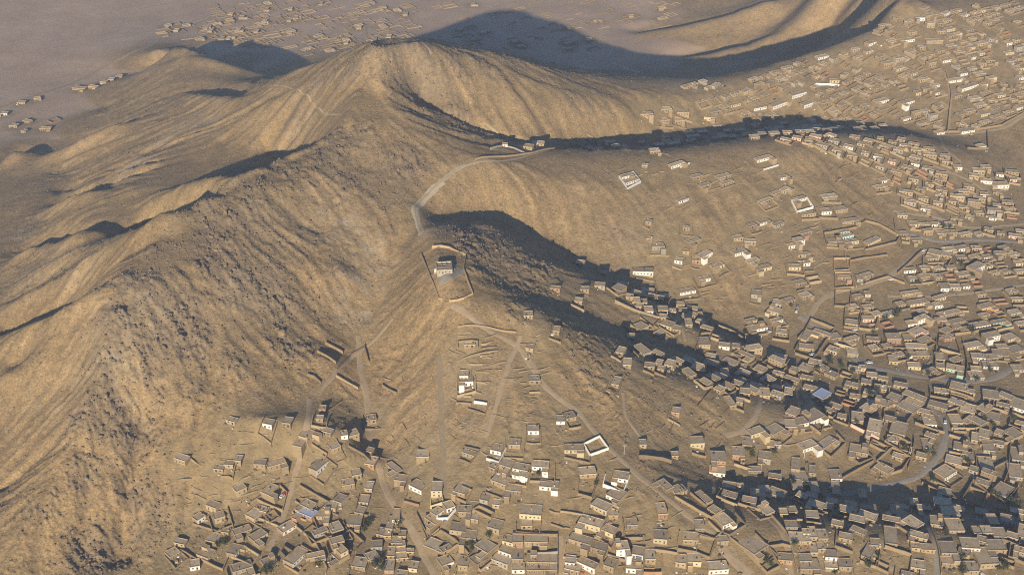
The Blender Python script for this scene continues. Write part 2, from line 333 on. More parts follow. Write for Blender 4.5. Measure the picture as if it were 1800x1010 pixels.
 (1720,263,1733,261,5,'b'),(1527,82,1540,78,5,'w'),(1237,213,1257,215,5,'y'),(30,183,44,183,5,'t'),(60,177,72,175,5,'t'),(127,158,150,160,6,'t'),(155,155,170,157,5,'t'),(176,147,187,148,5,'t'),(190,143,200,143,5,'t'),(204,137,215,137,5,'t'),
 (0,203,13,203,6,'w'),(40,215,52,218,5,'t'),(70,230,90,229,5,'t'),(37,233,45,234,5,'g'),(16,224,30,225,6,'t'),(1143,271,1160,270,6,'t'),(1063,258,1080,258,5,'t'),(1320,246,1335,245,5,'t'),
]
# walls round yards: foot line in photo pixels, height, colour
WALLS = [
 ([(758,877),(757,893),(779,886),(778,877)],2.2,'y'),([(795,874),(819,885),(829,863),(812,856)],1.8,'t'),([(807,809),(826,816),(843,793),(816,787)],1.8,'t'),
 ([(855,808),(877,815),(890,790)],2.0,'w'),([(853,867),(883,878),(892,857),(862,845)],1.8,'t'),([(832,899),(863,914),(868,905),(842,892),(832,899)],2.4,'t'),
 ([(762,902),(769,914),(787,913),(801,897)],2.2,'w'),([(732,905),(750,950),(772,932)],2.2,'t'),([(710,882),(737,889)],1.6,'r'),([(992,805),(1037,815),(1037,803)],1.4,'t'),
 ([(1026,782),(1054,768),(1069,790),(1037,801),(1026,782)],1.7,'w'),([(931,847),(975,850),(975,820)],1.8,'t'),([(905,853),(925,857),(931,830)],1.8,'t'),
 ([(1017,842),(1016,870),(1040,876),(1052,840)],1.8,'t'),([(1064,836),(1060,854),(1095,868),(1107,838)],2.0,'w'),([(1061,889),(1086,900),(1098,875)],1.8,'t'),
 ([(1023,911),(1060,922),(1068,906)],1.8,'t'),([(907,922),(907,937),(948,940),(951,922)],1.8,'r'),([(1123,806),(1164,810),(1180,815)],3.2,'t'),([(985,899),(1024,905)],1.2,'t'),
 ([(805,575),(860,576),(907,584)],1.0,'t'),([(806,635),(876,617)],1.0,'t'),([(805,613),(805,603),(840,602),(840,612)],1.8,'t'),([(930,691),(949,690),(951,676)],1.2,'t'),
 ([(802,710),(828,711)],1.6,'t'),([(833,707),(856,711)],1.6,'w'),([(822,719),(852,728),(860,710)],1.0,'t'),([(815,698),(828,698)],1.2,'t'),
 # terraces by the ravine
 ([(572,604),(603,621)],2.2,'t'),([(558,620),(591,640)],2.4,'t'),([(540,660),(553,664),(564,674)],2.0,'t'),([(591,662),(630,685)],2.2,'t'),([(672,679),(697,693)],2.0,'t'),
 ([(640,611),(648,639)],2.4,'t'),([(592,650),(617,624),(638,612)],1.2,'t'),([(575,725),(600,707)],1.4,'t'),
 # lower left yards
 ([(339,922),(384,936),(399,917),(374,903)],1.9,'t'),([(453,880),(497,899),(505,868),(492,855)],2.0,'t'),([(494,972),(505,984),(515,972),(500,962),(494,972)],2.2,'t'),
 ([(407,980),(443,996),(456,978),(430,962)],2.0,'t'),([(355,985),(392,1003),(400,985)],2.0,'t'),([(318,968),(345,984)],1.8,'t'),([(527,855),(578,885),(556,905)],2.0,'t'),
 ([(520,926),(555,955),(575,1000),(572,1009)],1.8,'t'),([(530,940),(550,925),(600,965)],1.8,'t'),([(519,882),(548,902),(560,935)],1.8,'t'),([(600,945),(615,933),(640,955),(625,972)],2.0,'t'),
 ([(447,908),(495,928)],1.6,'t'),([(480,860),(440,885)],1.4,'t'),([(548,782),(575,800),(565,820)],1.8,'t'),([(612,785),(640,800),(655,815)],1.8,'t'),
 # bottom middle
 ([(733,906),(755,950),(770,978),(776,1009)],2.0,'t'),([(755,950),(775,934),(800,950),(807,957)],2.0,'t'),([(770,985),(798,963),(808,957),(824,975)],2.0,'t'),
 ([(800,1003),(820,985),(840,960),(830,945)],2.0,'t'),([(822,978),(845,1005),(870,985)],2.0,'t'),([(901,941),(980,942),(981,982)],2.2,'t'),([(935,975),(981,973)],2.2,'g'),
 ([(981,985),(981,1009)],2.0,'t'),([(1150,968),(1190,974),(1194,937)],2.0,'t'),([(1068,976),(1100,987),(1130,995)],1.8,'t'),([(1095,1010),(1100,990)],2.0,'t'),
 ([(1131,1009),(1163,1009),(1163,980)],2.2,'r'),([(995,958),(990,980),(1045,988)],1.4,'t'),
 # lower right
 ([(1186,875),(1250,912),(1273,899)],2.2,'t'),([(1213,868),(1240,890)],2.0,'t'),([(1272,939),(1282,943),(1310,925),(1292,904)],2.2,'t'),([(1222,939),(1255,949),(1267,939),(1245,918)],2.0,'t'),
 ([(1192,947),(1190,967),(1223,973),(1247,982),(1258,950),(1229,944),(1223,973)],2.2,'t'),([(1308,968),(1348,1009),(1370,998),(1353,967)],2.4,'t'),([(1352,962),(1375,958),(1393,962)],2.0,'t'),
 ([(1350,902),(1380,936),(1392,966),(1401,1005)],2.2,'t'),([(1283,945),(1298,957)],1.5,'t'),([(1620,850),(1655,868),(1682,881),(1660,856),(1636,845)],2.2,'t'),
 ([(1690,880),(1710,846),(1735,868),(1727,894),(1690,880)],2.4,'t'),([(1740,864),(1766,886),(1788,860)],2.2,'t'),([(1690,885),(1727,898),(1765,908),(1791,860)],2.4,'t'),
 ([(1555,962),(1602,977),(1594,937)],2.4,'t'),([(1600,967),(1597,938),(1627,937),(1640,962)],2.4,'t'),([(1511,988),(1542,1000),(1547,970)],2.4,'t'),([(1603,977),(1598,1009)],2.2,'t'),
 ([(1637,932),(1650,970),(1654,1010)],2.2,'t'),([(1225,717),(1250,688)],1.4,'t'),([(1290,818),(1331,830)],2.2,'t'),([(1424,751),(1442,764),(1456,732)],2.2,'t'),
 ([(1359,777),(1372,786),(1392,771)],2.0,'t'),([(1440,789),(1460,806),(1486,781),(1470,765)],2.2,'t'),([(1495,749),(1520,762),(1545,774)],2.6,'p'),
 ([(1555,777),(1595,804),(1602,782),(1570,766),(1555,777)],2.2,'t'),([(1541,812),(1568,788),(1600,806),(1585,828),(1566,834),(1541,812)],2.2,'t'),
 ([(1490,801),(1510,817),(1534,807),(1512,784)],2.2,'t'),([(1668,766),(1702,777),(1697,803),(1668,796)],2.2,'t'),([(1480,842),(1505,828),(1535,812)],2.0,'t'),
 ([(1608,745),(1640,757),(1660,762)],2.2,'t'),([(1607,772),(1603,800),(1596,825)],2.2,'t'),([(1672,755),(1712,756),(1725,752)],2.2,'t'),([(1555,745),(1553,722),(1572,712)],2.2,'t'),
 ([(1592,745),(1610,720),(1622,712)],2.2,'t'),([(1655,695),(1665,687),(1712,703)],2.4,'t'),([(1664,725),(1690,716)],2.0,'t'),([(1714,757),(1722,785),(1772,780)],2.2,'t'),
 ([(1776,780),(1772,830),(1765,848)],2.2,'t'),([(1735,830),(1770,812)],2.0,'t'),
 # ridge town
 ([(1081,531),(1115,547),(1170,564)],2.2,'t'),([(1107,573),(1125,586),(1149,580),(1125,560)],2.2,'t'),([(1158,577),(1185,593),(1196,584)],2.0,'t'),([(1222,618),(1232,588),(1256,588)],2.0,'t'),
 ([(1255,572),(1290,586),(1314,602),(1308,616)],2.4,'t'),([(1320,593),(1350,588)],2.0,'t'),([(1396,619),(1425,563),(1467,580),(1452,600),(1440,618)],2.4,'t'),([(1397,623),(1428,633),(1440,619)],2.2,'t'),
 ([(1467,606),(1502,616)],2.4,'y'),([(1483,577),(1485,545),(1513,549),(1508,579),(1483,577)],2.4,'t'),([(1510,579),(1517,549),(1545,554),(1537,583),(1510,579)],2.2,'t'),
 ([(1647,612),(1650,596),(1677,590),(1687,621)],2.2,'t'),([(1643,641),(1652,616),(1689,626),(1690,646)],2.2,'t'),([(1565,590),(1600,585),(1625,575),(1655,558)],2.2,'t'),
 ([(1646,600),(1642,660)],2.2,'t'),([(1692,600),(1700,640),(1697,668)],2.2,'t'),([(1652,560),(1660,592)],2.0,'t'),([(1650,592),(1690,588),(1760,576)],2.2,'t'),
 ([(1467,509),(1467,481),(1496,481),(1500,507),(1467,509)],2.2,'t'),([(1467,540),(1468,512),(1496,512),(1493,541),(1467,540)],2.2,'t'),([(1465,456),(1494,456),(1493,477),(1466,478),(1465,456)],2.2,'t'),
 ([(1448,412),(1505,402),(1521,390),(1545,396),(1582,417),(1575,428),(1520,441)],2.2,'t'),([(1571,388),(1573,401),(1582,416)],2.2,'t'),([(1448,412),(1453,432),(1482,433)],2.2,'t'),
 ([(1622,453),(1622,468),(1662,476),(1672,458)],2.2,'t'),([(1578,482),(1600,462),(1620,443)],2.2,'t'),([(1590,500),(1560,488),(1520,500)],2.0,'t'),([(1494,460),(1520,455),(1560,450)],2.0,'t'),
 ([(1482,433),(1490,470),(1505,506)],2.0,'t'),
 # bare slope
 ([(1088,312),(1103,333),(1126,321),(1113,304),(1088,312)],1.8,'w'),([(1194,368),(1212,358)],1.2,'t'),([(1266,334),(1292,326)],1.4,'t'),([(1342,300),(1368,292)],1.8,'w'),
 ([(1391,355),(1401,374),(1429,366),(1418,349),(1391,355)],2.0,'w'),([(1196,295),(1212,288)],1.6,'w'),([(1113,372),(1133,360),(1148,373),(1130,382),(1113,372)],0.8,'t'),
 ([(1156,383),(1168,372),(1190,358)],0.8,'t'),([(1133,420),(1152,408),(1170,420)],0.8,'t'),([(1240,338),(1268,330)],1.2,'t'),([(1430,445),(1395,442)],1.2,'t'),
 ([(1433,150),(1455,150),(1475,152)],2.4,'w'),([(862,262),(885,257),(905,262),(923,270)],1.4,'g'),([(835,281),(890,276),(935,270),(975,262)],1.6,'t'),
 ([(83,213),(98,207),(108,212),(92,217),(83,213)],1.4,'t'),
 ([(1665,232),(1668,200),(1672,165),(1663,130)],2.4,'t'),([(1640,233),(1700,232),(1760,222),(1800,200)],2.2,'t'),([(1735,232),(1737,262),(1700,262)],2.2,'t'),
]
FORT_WALLS = [([(740,448),(757,490),(771,527),(778,527)],2.2),([(790,530),(803,529),(815,526),(831,518),(822,495),(815,475),(816,465),(819,450),(804,444),(790,437),(775,434),(760,435)],2.2)]
# tracks and lanes: centre line in photo pixels, width in metres, surface
ROADS = [
 ([(778,318),(752,342),(727,364),(732,384),(742,410)],7,'scar'),
 ([(0,95),(140,80),(300,50),(420,10)],5,'dirt'),([(0,40),(200,25),(330,0)],5,'dirt'),([(560,0),(640,40),(700,70),(760,95)],5,'dirt'),([(960,265),(920,275),(880,283),(840,283),(800,297),(770,325),(745,345),(727,365),(733,385),(741,408)],4.4,'gravel'),
 ([(630,590),(632,640),(645,700),(648,760),(662,810),(680,862),(692,893),(722,925),(742,968),(766,1012)],6,'dirt'),
 ([(545,700),(540,760),(518,830),(506,880),(490,930),(470,968)],5,'dirt'),
 ([(795,535),(830,560),(870,588),(908,602),(940,650),(965,690),(1018,722),(1050,765),(1090,806),(1130,840),(1180,882),(1212,906),(1265,945)],6,'dirt'),
 ([(772,625),(776,700),(778,800),(781,872)],5,'scraped'),
 ([(915,590),(890,650),(870,720),(852,770)],4,'dirt'),
 ([(1345,680),(1330,730),(1310,755),(1275,765)],5,'dirt'),([(1300,762),(1370,748),(1410,722),(1432,708),(1415,690),(1400,680)],6,'dirt'),
 ([(1450,870),(1500,865),(1560,852),(1612,840),(1648,806),(1664,770),(1666,745),(1650,726),(1636,714),(1612,712),(1590,738)],6,'paved'),
 ([(1405,555),(1440,575),(1470,590),(1500,622),(1512,642),(1560,650),(1620,662),(1700,672),(1755,662),(1790,640)],7,'paved'),
 ([(1420,560),(1445,522),(1475,510),(1510,505),(1560,488),(1590,465),(1622,440)],7,'dirt'),
 ([(1647,1012),(1645,965),(1632,925),(1625,905),(1660,905),(1740,915),(1800,920)],5,'paved'),
 ([(1392,1012),(1385,960),(1365,920),(1345,905)],5,'dirt'),
 ([(1270,945),(1262,960),(1290,985),(1320,1010)],8,'dirt'),
 ([(985,940),(988,970),(990,1012)],6,'dirt'),
 ([(1205,600),(1200,580),(1195,560),(1188,545)],4,'dirt'),
 ([(1667,235),(1671,165),(1662,128)],4,'dirt'),([(1640,236),(1700,235),(1765,225),(1800,203)],5,'dirt'),
 ([(1690,285),(1660,262),(1650,240)],5,'dirt'),([(1640,290),(1690,310),(1725,330),(1760,360)],5,'dirt'),
 ([(1570,370),(1600,375),(1640,380),(1700,400),(1800,392)],5,'dirt'),([(1600,410),(1650,425),(1720,420),(1800,425)],6,'paved'),
 ([(1560,520),(1640,520),(1720,512),(1800,500)],5,'dirt'),([(1700,780),(1716,790),(1730,760),(1760,755)],4,'dirt'),
 ([(1095,690),(1100,735),(1130,772)],3,'dirt'),([(560,690),(590,655),(618,625),(640,612),(690,560)],4,'dirt'),
 ([(0,190),(120,150),(180,120),(250,85),(350,40),(470,0)],9,'dirt'),([(860,40),(880,60),(960,75),(1040,95),(1090,116),(1125,128)],7,'scar'),
 ([(1100,60),(1130,54),(1180,44)],4,'dirt'),
 ([(600,200),(560,190),(540,165),(500,150),(470,152)],1.6,'dirt'),([(850,215),(880,235),(900,250)],3,'dirt'),
]
TREES = [(1532,692,5),(1541,684,4),(1460,641,5),(1441,646,4),(1455,636,3),(1626,790,4),(1572,558,5),(1580,552,4),(1655,400,5),(1664,396,4),(700,918,4),(833,938,4),(826,934,3),(640,935,5),
 (650,925,4),(1303,798,4),(1314,792,4),(1322,804,4),(1388,822,4),(1412,842,4),(1680,968,5),(1692,976,4),(1662,942,4),(1536,974,4),(1530,984,5),(1543,980,3),(1765,1000,5),(1752,996,4),(1640,848,4),
 (1745,868,4),(1755,878,4),(1790,890,5),(1775,884,4),(958,836,3),(946,836,3),(1048,852,3),(385,962,4),(396,958,4),(462,1000,5),(476,1006,5),(560,996,4),(1312,592,3),(1310,588,3),(1360,800,4),
 (1616,640,4),(1700,576,5),(1706,582,4),(1590,622,4),(1500,650,4),(1478,648,4),(1505,735,3),(1730,742,4),(1745,750,4),(1780,740,5),(1640,800,4),(1590,792,4),(1700,790,4),(1465,990,3),(1710,660,4),
 (1740,655,4),(1552,560,4),(1535,588,3),(1390,540,3),(1612,500,4),(1700,480,4),(1690,470,4),(668,990,4),(660,998,5),(672,1002,4),(860,946,4),(852,940,3),(1345,990,4),(1355,996,3),(1395,950,4)]
CARS = [(1624,441,'w',40),(1428,624,'w',20),(1400,548,'w',70),(497,872,'w',60),(1528,638,'w',10),(1265,994,'w',5),(1661,742,'w',75),(1503,581,'w',10),(1348,580,'w',30),(1566,492,'w',5),(503,866,'r',60),(1473,592,'b',60),(1402,540,'g',75)]
POLES = [(1507,657),(1464,636),(1310,600),(1562,692),(1097,798),(1098,505),(1413,806),(1600,800)]
PALE = [(655,440,14,.9),(640,500,16,.9),(625,550,14,.9),(600,400,20,.7),(660,480,10,.9),(615,520,10,.8),(350,220,14,.9),(290,250,12,.8),(240,290,16,1),(225,298,10,1),(255,282,10,.8),(345,208,12,.7),(320,222,12,.7),(300,240,14,.6),(385,180,6,.6),(540,215,8,.6),(590,390,26,.5),(650,470,24,.35),(35,410,20,.5),(60,480,30,.45),(230,540,30,.5),(150,460,14,.6),
 (800,720,40,.35),(840,660,30,.3),(660,720,16,.4),(760,400,14,.7),(745,375,8,.6),(1100,430,30,.3),(430,510,20,.4),(410,530,16,.4),(480,380,20,.3),(1190,150,14,.7),(210,640,16,.5),(130,680,24,.3),(520,230,10,.4)]
# ------------------------------------------------------------------ rain gullies carved down the slopes
def blur(a, n=1):
    for _ in range(n):
        p = np.pad(a, 1, mode='edge')
        a = (p[:-2, 1:-1] + p[2:, 1:-1] + p[1:-1, :-2] + p[1:-1, 2:] + 4 * p[1:-1, 1:-1]) / 8
    return a

def carve(h, k, seed):
    hh = h + 0.9 * fbm(GX, GY, 24, 3, seed)
    ny, nx = hh.shape
    p = np.pad(hh, 1, mode='edge')
    best = np.full(hh.shape, -1e9); rec = np.arange(ny * nx).reshape(ny, nx).copy()
    ids = np.arange(ny * nx).reshape(ny, nx)
    pid = np.pad(ids, 1, mode='edge')
    for dy in (-1, 0, 1):
        for dx in (-1, 0, 1):
            if dx or dy:
                s = (hh - p[1+dy:1+dy+ny, 1+dx:1+dx+nx]) / math.hypot(dx, dy)
                m = s > best
                best = np.where(m, s, best); rec = np.where(m, pid[1+dy:1+dy+ny, 1+dx:1+dx+nx], rec)
    rec = np.where(best > 0, rec, ids).ravel()
    area = [1.0] * (ny * nx)
    rl = rec.tolist()
    for i in np.argsort(-hh.ravel()).tolist():
        j = rl[i]
        if j != i:
            area[j] += area[i]
    area = np.array(area).reshape(ny, nx)
    gyy, gxx = np.gradient(blur(h, 3), GS)
    sl = np.hypot(gxx, gyy)
    cut = np.minimum(area, 400) ** 0.55 / 22.0 * smooth(0.16, 0.42, sl) * rug
    return h - k * blur(cut, 1) + 0.18 * k * smooth(0.16, 0.42, sl) * rug

# how deeply gullied: the rocky hills on the near left and the main peak more than the town slopes and the fort nose
rug = 1.0 - 0.85 * smooth(-165, -90, GX) * smooth(905, 865, GY)
rug *= 1.0 - 0.85 * smooth(20, 140, GX)
rug *= 1.0 - 0.85 * smooth(-245, -130, GX) * smooth(690, 620, GY)
rug *= 1.0 - 0.6 * smooth(1130, 1220, GY)
rug *= 1.0 - 0.5 * smooth(-300, -380, GX)
rug = blur(rug, 30)
h0 = base.copy()
for it in range(4):
    h0 = carve(h0, 2.6, 5 + it)
gy_, gx_ = np.gradient(blur(base, 6), GS)
steep = smooth(0.18, 0.40, np.hypot(gx_, gy_))
h0 = h0 + steep * (0.25 + 0.75 * rug) * (0.7 * np.clip(h0 - blur(h0, 24), -3, 3) + 0.4 * np.clip(h0 - blur(h0, 120), -9, 9))   # crisper crests and gullies


def spline(arr, x, y):
    fx = np.clip((x - GX0) / GS, 1, arr.shape[1] - 3.001); fy = np.clip((y - GY0) / GS, 1, arr.shape[0] - 3.001)
    ix, iy = fx.astype(int), fy.astype(int); fx = fx - ix; fy = fy - iy
    def w(t):
        return ((1-t)**3/6, (3*t**3-6*t**2+4)/6, (-3*t**3+3*t**2+3*t+1)/6, t**3/6)
    wx, wy = w(fx), w(fy)
    out = 0
    for j in range(4):
        row = 0
        for i in range(4):
            row = row + wx[i] * arr[iy - 1 + j, ix - 1 + i]
        out = out + wy[j] * row
    return out

gyy, gxx = np.gradient(blur(base, 4), GS)
slope_r = np.hypot(gxx, gyy)

def pick(px, py, arr=None):
    """where the sight line through a photo pixel meets the ground"""
    arr = h0 if arr is None else arr
    dx, dy, dz = ray(px, py)
    t = np.linspace(420, 2600, 2200)
    X, Y, Z = dx*t, dy*t, CAM_H + dz*t
    g = raster(arr, X, Y)
    b = np.nonzero(Z <= g)[0]
    i = b[0] if len(b) else len(t) - 1
    if i > 0:
        a0, a1 = Z[i-1]-g[i-1], Z[i]-g[i]
        f = a0 / (a0 - a1) if a0 != a1 else 0
    else:
        f = 0; i = 1
    tt = t[i-1] + (t[i]-t[i-1]) * f
    return dx*tt, dy*tt, CAM_H + dz*tt

# sharp spur crests with a notch behind each: photo line of the crest, height of crest and notch, half-width
SPURS = [([(364,350),(335,367),(300,386),(265,400),(236,410)],8,13,10),([(168,412),(120,426),(75,438),(38,448)],7,11,10),([(168,340),(130,353),(95,363)],6,11,10),
 ([(208,224),(150,252),(90,274)],7,11,12),([(168,521),(120,546),(60,574),(0,600)],5,9,8),([(48,268),(0,292)],6,9,12),([(205,428),(150,462),(80,505),(0,551)],3,5,8),([(40,652),(0,674)],5,9,8),
 ([(342,102),(400,120),(440,130)],7,8,14),([(336,162),(380,173),(415,184)],8,12,14),([(268,268),(225,292),(190,312)],4,6,9),
 ([(1130,60),(1200,50),(1280,31),(1350,8)],4,10,13),([(1190,108),(1250,98),(1310,82),(1380,50),(1430,14)],4,11,13),([(1330,100),(1400,80),(1460,48),(1500,16)],4,9,11)]
dh = np.zeros_like(h0)
for pts, up_, dn_, wd_ in SPURS:
    P_ = np.array([pick(px, py)[:2] for px, py in pts])
    for off, amp, w_ in ((0.0, up_, wd_), (wd_ * 2.3, -dn_, wd_ * 1.5)):
        best = np.full(h0.shape, 1e9); tt = np.zeros_like(h0); acc = 0.0
        tot = np.hypot(*np.diff(P_, axis=0).T).sum()
        for (x0, y0), (x1, y1) in zip(P_[:-1], P_[1:]):
            y0 = y0 + off; y1 = y1 + off; L_ = math.hypot(x1-x0, y1-y0)
            t_ = np.clip(((GX-x0)*(x1-x0) + (GY-y0)*(y1-y0)) / (L_*L_), 0, 1)
            d_ = np.hypot(GX-x0-t_*(x1-x0), GY-y0-t_*(y1-y0))
            m_ = d_ < best
            best = np.where(m_, d_, best); tt = np.where(m_, (acc + t_*L_)/tot, tt); acc += L_
        dh += amp * np.exp(-(best/w_)**2) * (0.35 + 0.65*np.sin(np.pi*np.clip(tt*0.86+0.07, 0, 1)))
h0 = h0 + dh

# rocky ground: photo pixel, radius in metres, strength
ROCKY = [(660,98,22,1.),(635,118,22,.9),(700,112,20,.9),(740,118,20,.9),(590,128,18,.8),(555,150,16,.7),(800,112,18,.8),(900,118,20,.8),(1040,155,18,.7),(560,270,16,.9),(500,295,16,.9),(430,325,18,1.),(350,370,16,.9),(285,440,16,.9),(245,490,18,1.),(200,570,16,.9),(185,640,16,.9),(145,750,14,.8),(520,205,14,.6),(440,240,16,.5),(250,330,16,.5),(130,470,16,.4),(60,620,16,.4),
 (660,105,30,.7),(700,130,30,.8),(760,165,28,.8),(860,125,26,.7),(980,140,25,.6),(1010,175,20,.5),(790,205,24,.9),
 (620,250,28,.7),(600,300,30,.8),(690,300,34,.9),(720,290,24,.8),(665,345,24,.5),(640,270,18,.7),
 (360,385,16,1.),(405,380,18,1.),(370,425,22,1.),(440,400,26,.8),(400,470,26,1.),(450,500,26,1.),(490,540,24,1.),(450,350,30,.6),(470,440,34,.7),
 (320,560,26,1.),(330,600,24,1.),(290,520,22,.8),(260,540,16,.8),(290,620,22,.9),(215,610,14,.8),(400,590,30,.5),(510,610,18,.8),(405,640,16,.8),
 (260,660,20,.7),(330,680,24,.5),(190,720,18,1.),(190,760,14,.9),(230,760,18,1.),(270,700,20,.6),(150,840,14,.8),(235,870,14,.8),(165,980,20,.9),(75,900,14,.6),
 (270,930,20,.8),(290,880,12,.8),(810,410,20,.9),(840,440,24,.9),(880,430,26,.7),(910,470,24,.7),(930,510,24,.6),(860,470,18,.7),(960,480,24,.5),
 (1000,580,18,.4),(900,550,14,.5),(1050,640,24,.4),(1150,690,26,.4),(1100,440,30,.3),(1210,720,20,.3),(560,540,20,.5),(600,250,20,.9),(505,270,18,.5),(1050,650,30,.5)]
rock_r = np.zeros_like(base)
for px, py, rad, s in ROCKY:
    X, Y, _ = pick(px, py, base)
    d = np.hypot(GX - X, GY - Y) / rad
    rock_r = np.maximum(rock_r, s * np.exp(-d * d * 0.9))
hill_r = smooth(0.17, 0.34, slope_r)               # bare hillside
plain_r = smooth(0.14, 0.06, slope_r) * smooth(-30, -40, base)

flat_r = np.zeros_like(base)                       # levelled ground under houses and tracks
town_r = np.zeros_like(base)
pale_r = np.zeros_like(base)

def blocks(x, y, scale, seed):
    """angular blocks: each cell its own height, cracked along the joints"""
    X, Y = x / scale, y / scale
    ix, iy = np.floor(X), np.floor(Y)
    f1 = np.full(x.shape, 9.0); f2 = np.full(x.shape, 9.0); hh = np.zeros(x.shape)
    for j in (-1, 0, 1):
        for i in (-1, 0, 1):
            ax, ay = ix + i, iy + j
            qx = ax + 0.5 + 0.45 * _hash(ax, ay, seed); qy = ay + 0.5 + 0.45 * _hash(ax, ay, seed + 1)
            d = np.hypot(X - qx, Y - qy)
            tilt = 0.5 * (_hash(ax, ay, seed + 3) * (X - qx) + _hash(ax, ay, seed + 4) * (Y - qy))
            v = 0.5 + 0.5 * _hash(ax, ay, seed + 2) + tilt
            n1 = d < f1
            f2 = np.where(n1, f1, np.minimum(f2, d))
            hh = np.where(n1, v, hh); f1 = np.where(n1, d, f1)
    return np.clip(hh, 0, 1.2) * smooth(0.0, 0.22, f2 - f1)

# fine rills: random grain smeared down the fall line of every slope
RX0, RX1, RY0, RY1, RS = -560.0, 560.0, 430.0, 1330.0, 1.8
rx_ = np.arange(RX0, RX1, RS); ry_ = np.arange(RY0, RY1, RS)
RGX, RGY = np.meshgrid(rx_, ry_)
_g = np.random.RandomState(8).rand(*RGX.shape)
_g = blur(_g, 1)
hb = blur(h0, 3)
_gy, _gx = np.gradient(hb, GS)
def rsample(arr, x, y):
    fx = np.clip((x - RX0) / RS, 0, arr.shape[1] - 1.001); fy = np.clip((y - RY0) / RS, 0, arr.shape[0] - 1.001)
    ix, iy = fx.astype(int), fy.astype(int); fx = fx - ix; fy = fy - iy
    return arr[iy, ix]*(1-fx)*(1-fy) + arr[iy, ix+1]*fx*(1-fy) + arr[iy+1, ix]*(1-fx)*fy + arr[iy+1, ix+1]*fx*fy
rill = np.zeros_like(_g); wsum = 0.0
for sgn in (-1, 1):
    qx, qy = RGX.copy(), RGY.copy()
    for k in range(15):
        ax_ = raster(_gx, qx, qy); ay_ = raster(_gy, qx, qy); l_ = np.hypot(ax_, ay_) + 1e-6
        qx += sgn * 2.2 * ax_ / l_; qy += sgn * 2.2 * ay_ / l_
        w_ = 1 - k / 15.0
        rill += w_ * rsample(_g, qx, qy); wsum += w_
rill = rill / wsum
rill = (rill - rill.mean()) / rill.std()
rill = np.clip(rill, -2.5, 2.5)

def ground(x, y, detail=True):
    x = np.asarray(x, float); y = np.asarray(y, float)
    shp = x.shape
    x = x.ravel(); y = y.ravel()
    z = spline(h0, x, y)
    if detail:
        fl = 1.0 - 0.85 * raster(flat_r, x, y)
        rk = raster(rock_r, x, y) * fl; hl = raster(hill_r, x, y) * fl
        wx = x + 5 * fbm(x, y, 26, 2, 41); wy = y + 5 * fbm(x, y, 26, 2, 42)
        z = z + 1.2 * hl * fbm(wx, wy, 34, 4, 3, gain=0.55)
        z = z + (0.18 + 0.26 * raster(rug, x, y)) * hl * rsample(rill, x, y)
        z = z + (0.22 + 0.40 * hl) * fl * fbm(x, y, 9, 4, 7, gain=0.65)
        n2 = fbm(x, y, 30, 3, 19)
        m_ = smooth(0.24, 0.58, rk * 0.85 + 0.60 * n2) * smooth(0.05, 0.3, rk + 0.14 * hl * raster(rug, x, y))
        s_ = hl * smooth(0.25, 0.60, fbm(x, y, 60, 3, 23) * 0.8 + 0.28 + 0.5 * rk)      # loose broken ground
        idx = np.nonzero((m_ > 0.01) | (s_ > 0.01))[0]
        if len(idx):
            bx, by = wx[idx], wy[idx]
            q = np.clip(fbm(bx, by, 16, 3, 11, ridged=True, gain=0.6) + 0.15, 0, 1)
            ru, rv = (bx * 0.64 - by * 0.77) * 0.42, bx * 0.77 + by * 0.64
            blk = blocks(ru, rv, 3.4, 61) * 0.75 + blocks(bx, by, 2.6, 71) * 0.25
            z[idx] += m_[idx] * (0.35 + 0.65 * q) * blk * 2.9
            z[idx] += s_[idx] * blocks(ru * 1.3, rv * 1.1, 2.2, 81) ** 2 * 0.8
    return z.reshape(shp)

# ------------------------------------------------------------------ placing: from photo pixels to the ground they stand on
rng = random.Random(11)
def gz(x, y):
    return float(ground(np.array([x]), np.array([y]), False)[0])

road_lines = []
for pts, w, surf in ROADS:
    w = w * 0.72
    P_ = [pick(px, py) for px, py in pts]
    Q = []
    for (x0, y0, _a), (x1, y1, _b) in zip(P_[:-1], P_[1:]):
        n_ = max(2, int(math.hypot(x1-x0, y1-y0) / 4))
        Q += [(x0+(x1-x0)*k/n_, y0+(y1-y0)*k/n_) for k in range(n_)]
    Q.append(P_[-1][:2])
    Q = np.array(Q)
    for _ in range(3):                             # round the bends
        Q[1:-1] = (Q[:-2] + 2*Q[1:-1] + Q[2:]) / 4
    road_lines.append((Q, w, surf))
road_pts = np.concatenate([np.c_[q, np.full(len(q), w)] for q, w, _s in road_lines])

houses = []          # dicts: x, y (centre), w, d, ang, z (floor), zlow, top, code, storeys
def house_from(x, y, ang, w, d, code, st, hand):
    co, si = math.cos(ang), math.sin(ang)
    cxs = [(x + a_*co*w/2 - b_*si*d/2, y + a_*si*w/2 + b_*co*d/2) for a_, b_ in ((-1,-1),(1,-1),(1,1),(-1,1))]
    zs = [gz(*c_) for c_ in cxs]
    zf = (zs[0]+zs[1])/2; zb = (zs[2]+zs[3])/2
    floor = max(zf, min(zs)) + min(1.0, max(0.0, 0.3*(zb-zf)))
    hgt = rng.uniform(1.85, 2.3) * st + (0.3 if st == 2 else 0)
    top = min(max(floor + hgt, max(zs) + 0.25), zf + 1.6 + hgt)
    houses.append(dict(x=x, y=y, w=w, d=d, ang=ang, floor=floor, low=min(zs)-0.7, top=top, code=code, st=st, hand=hand, front=zf))

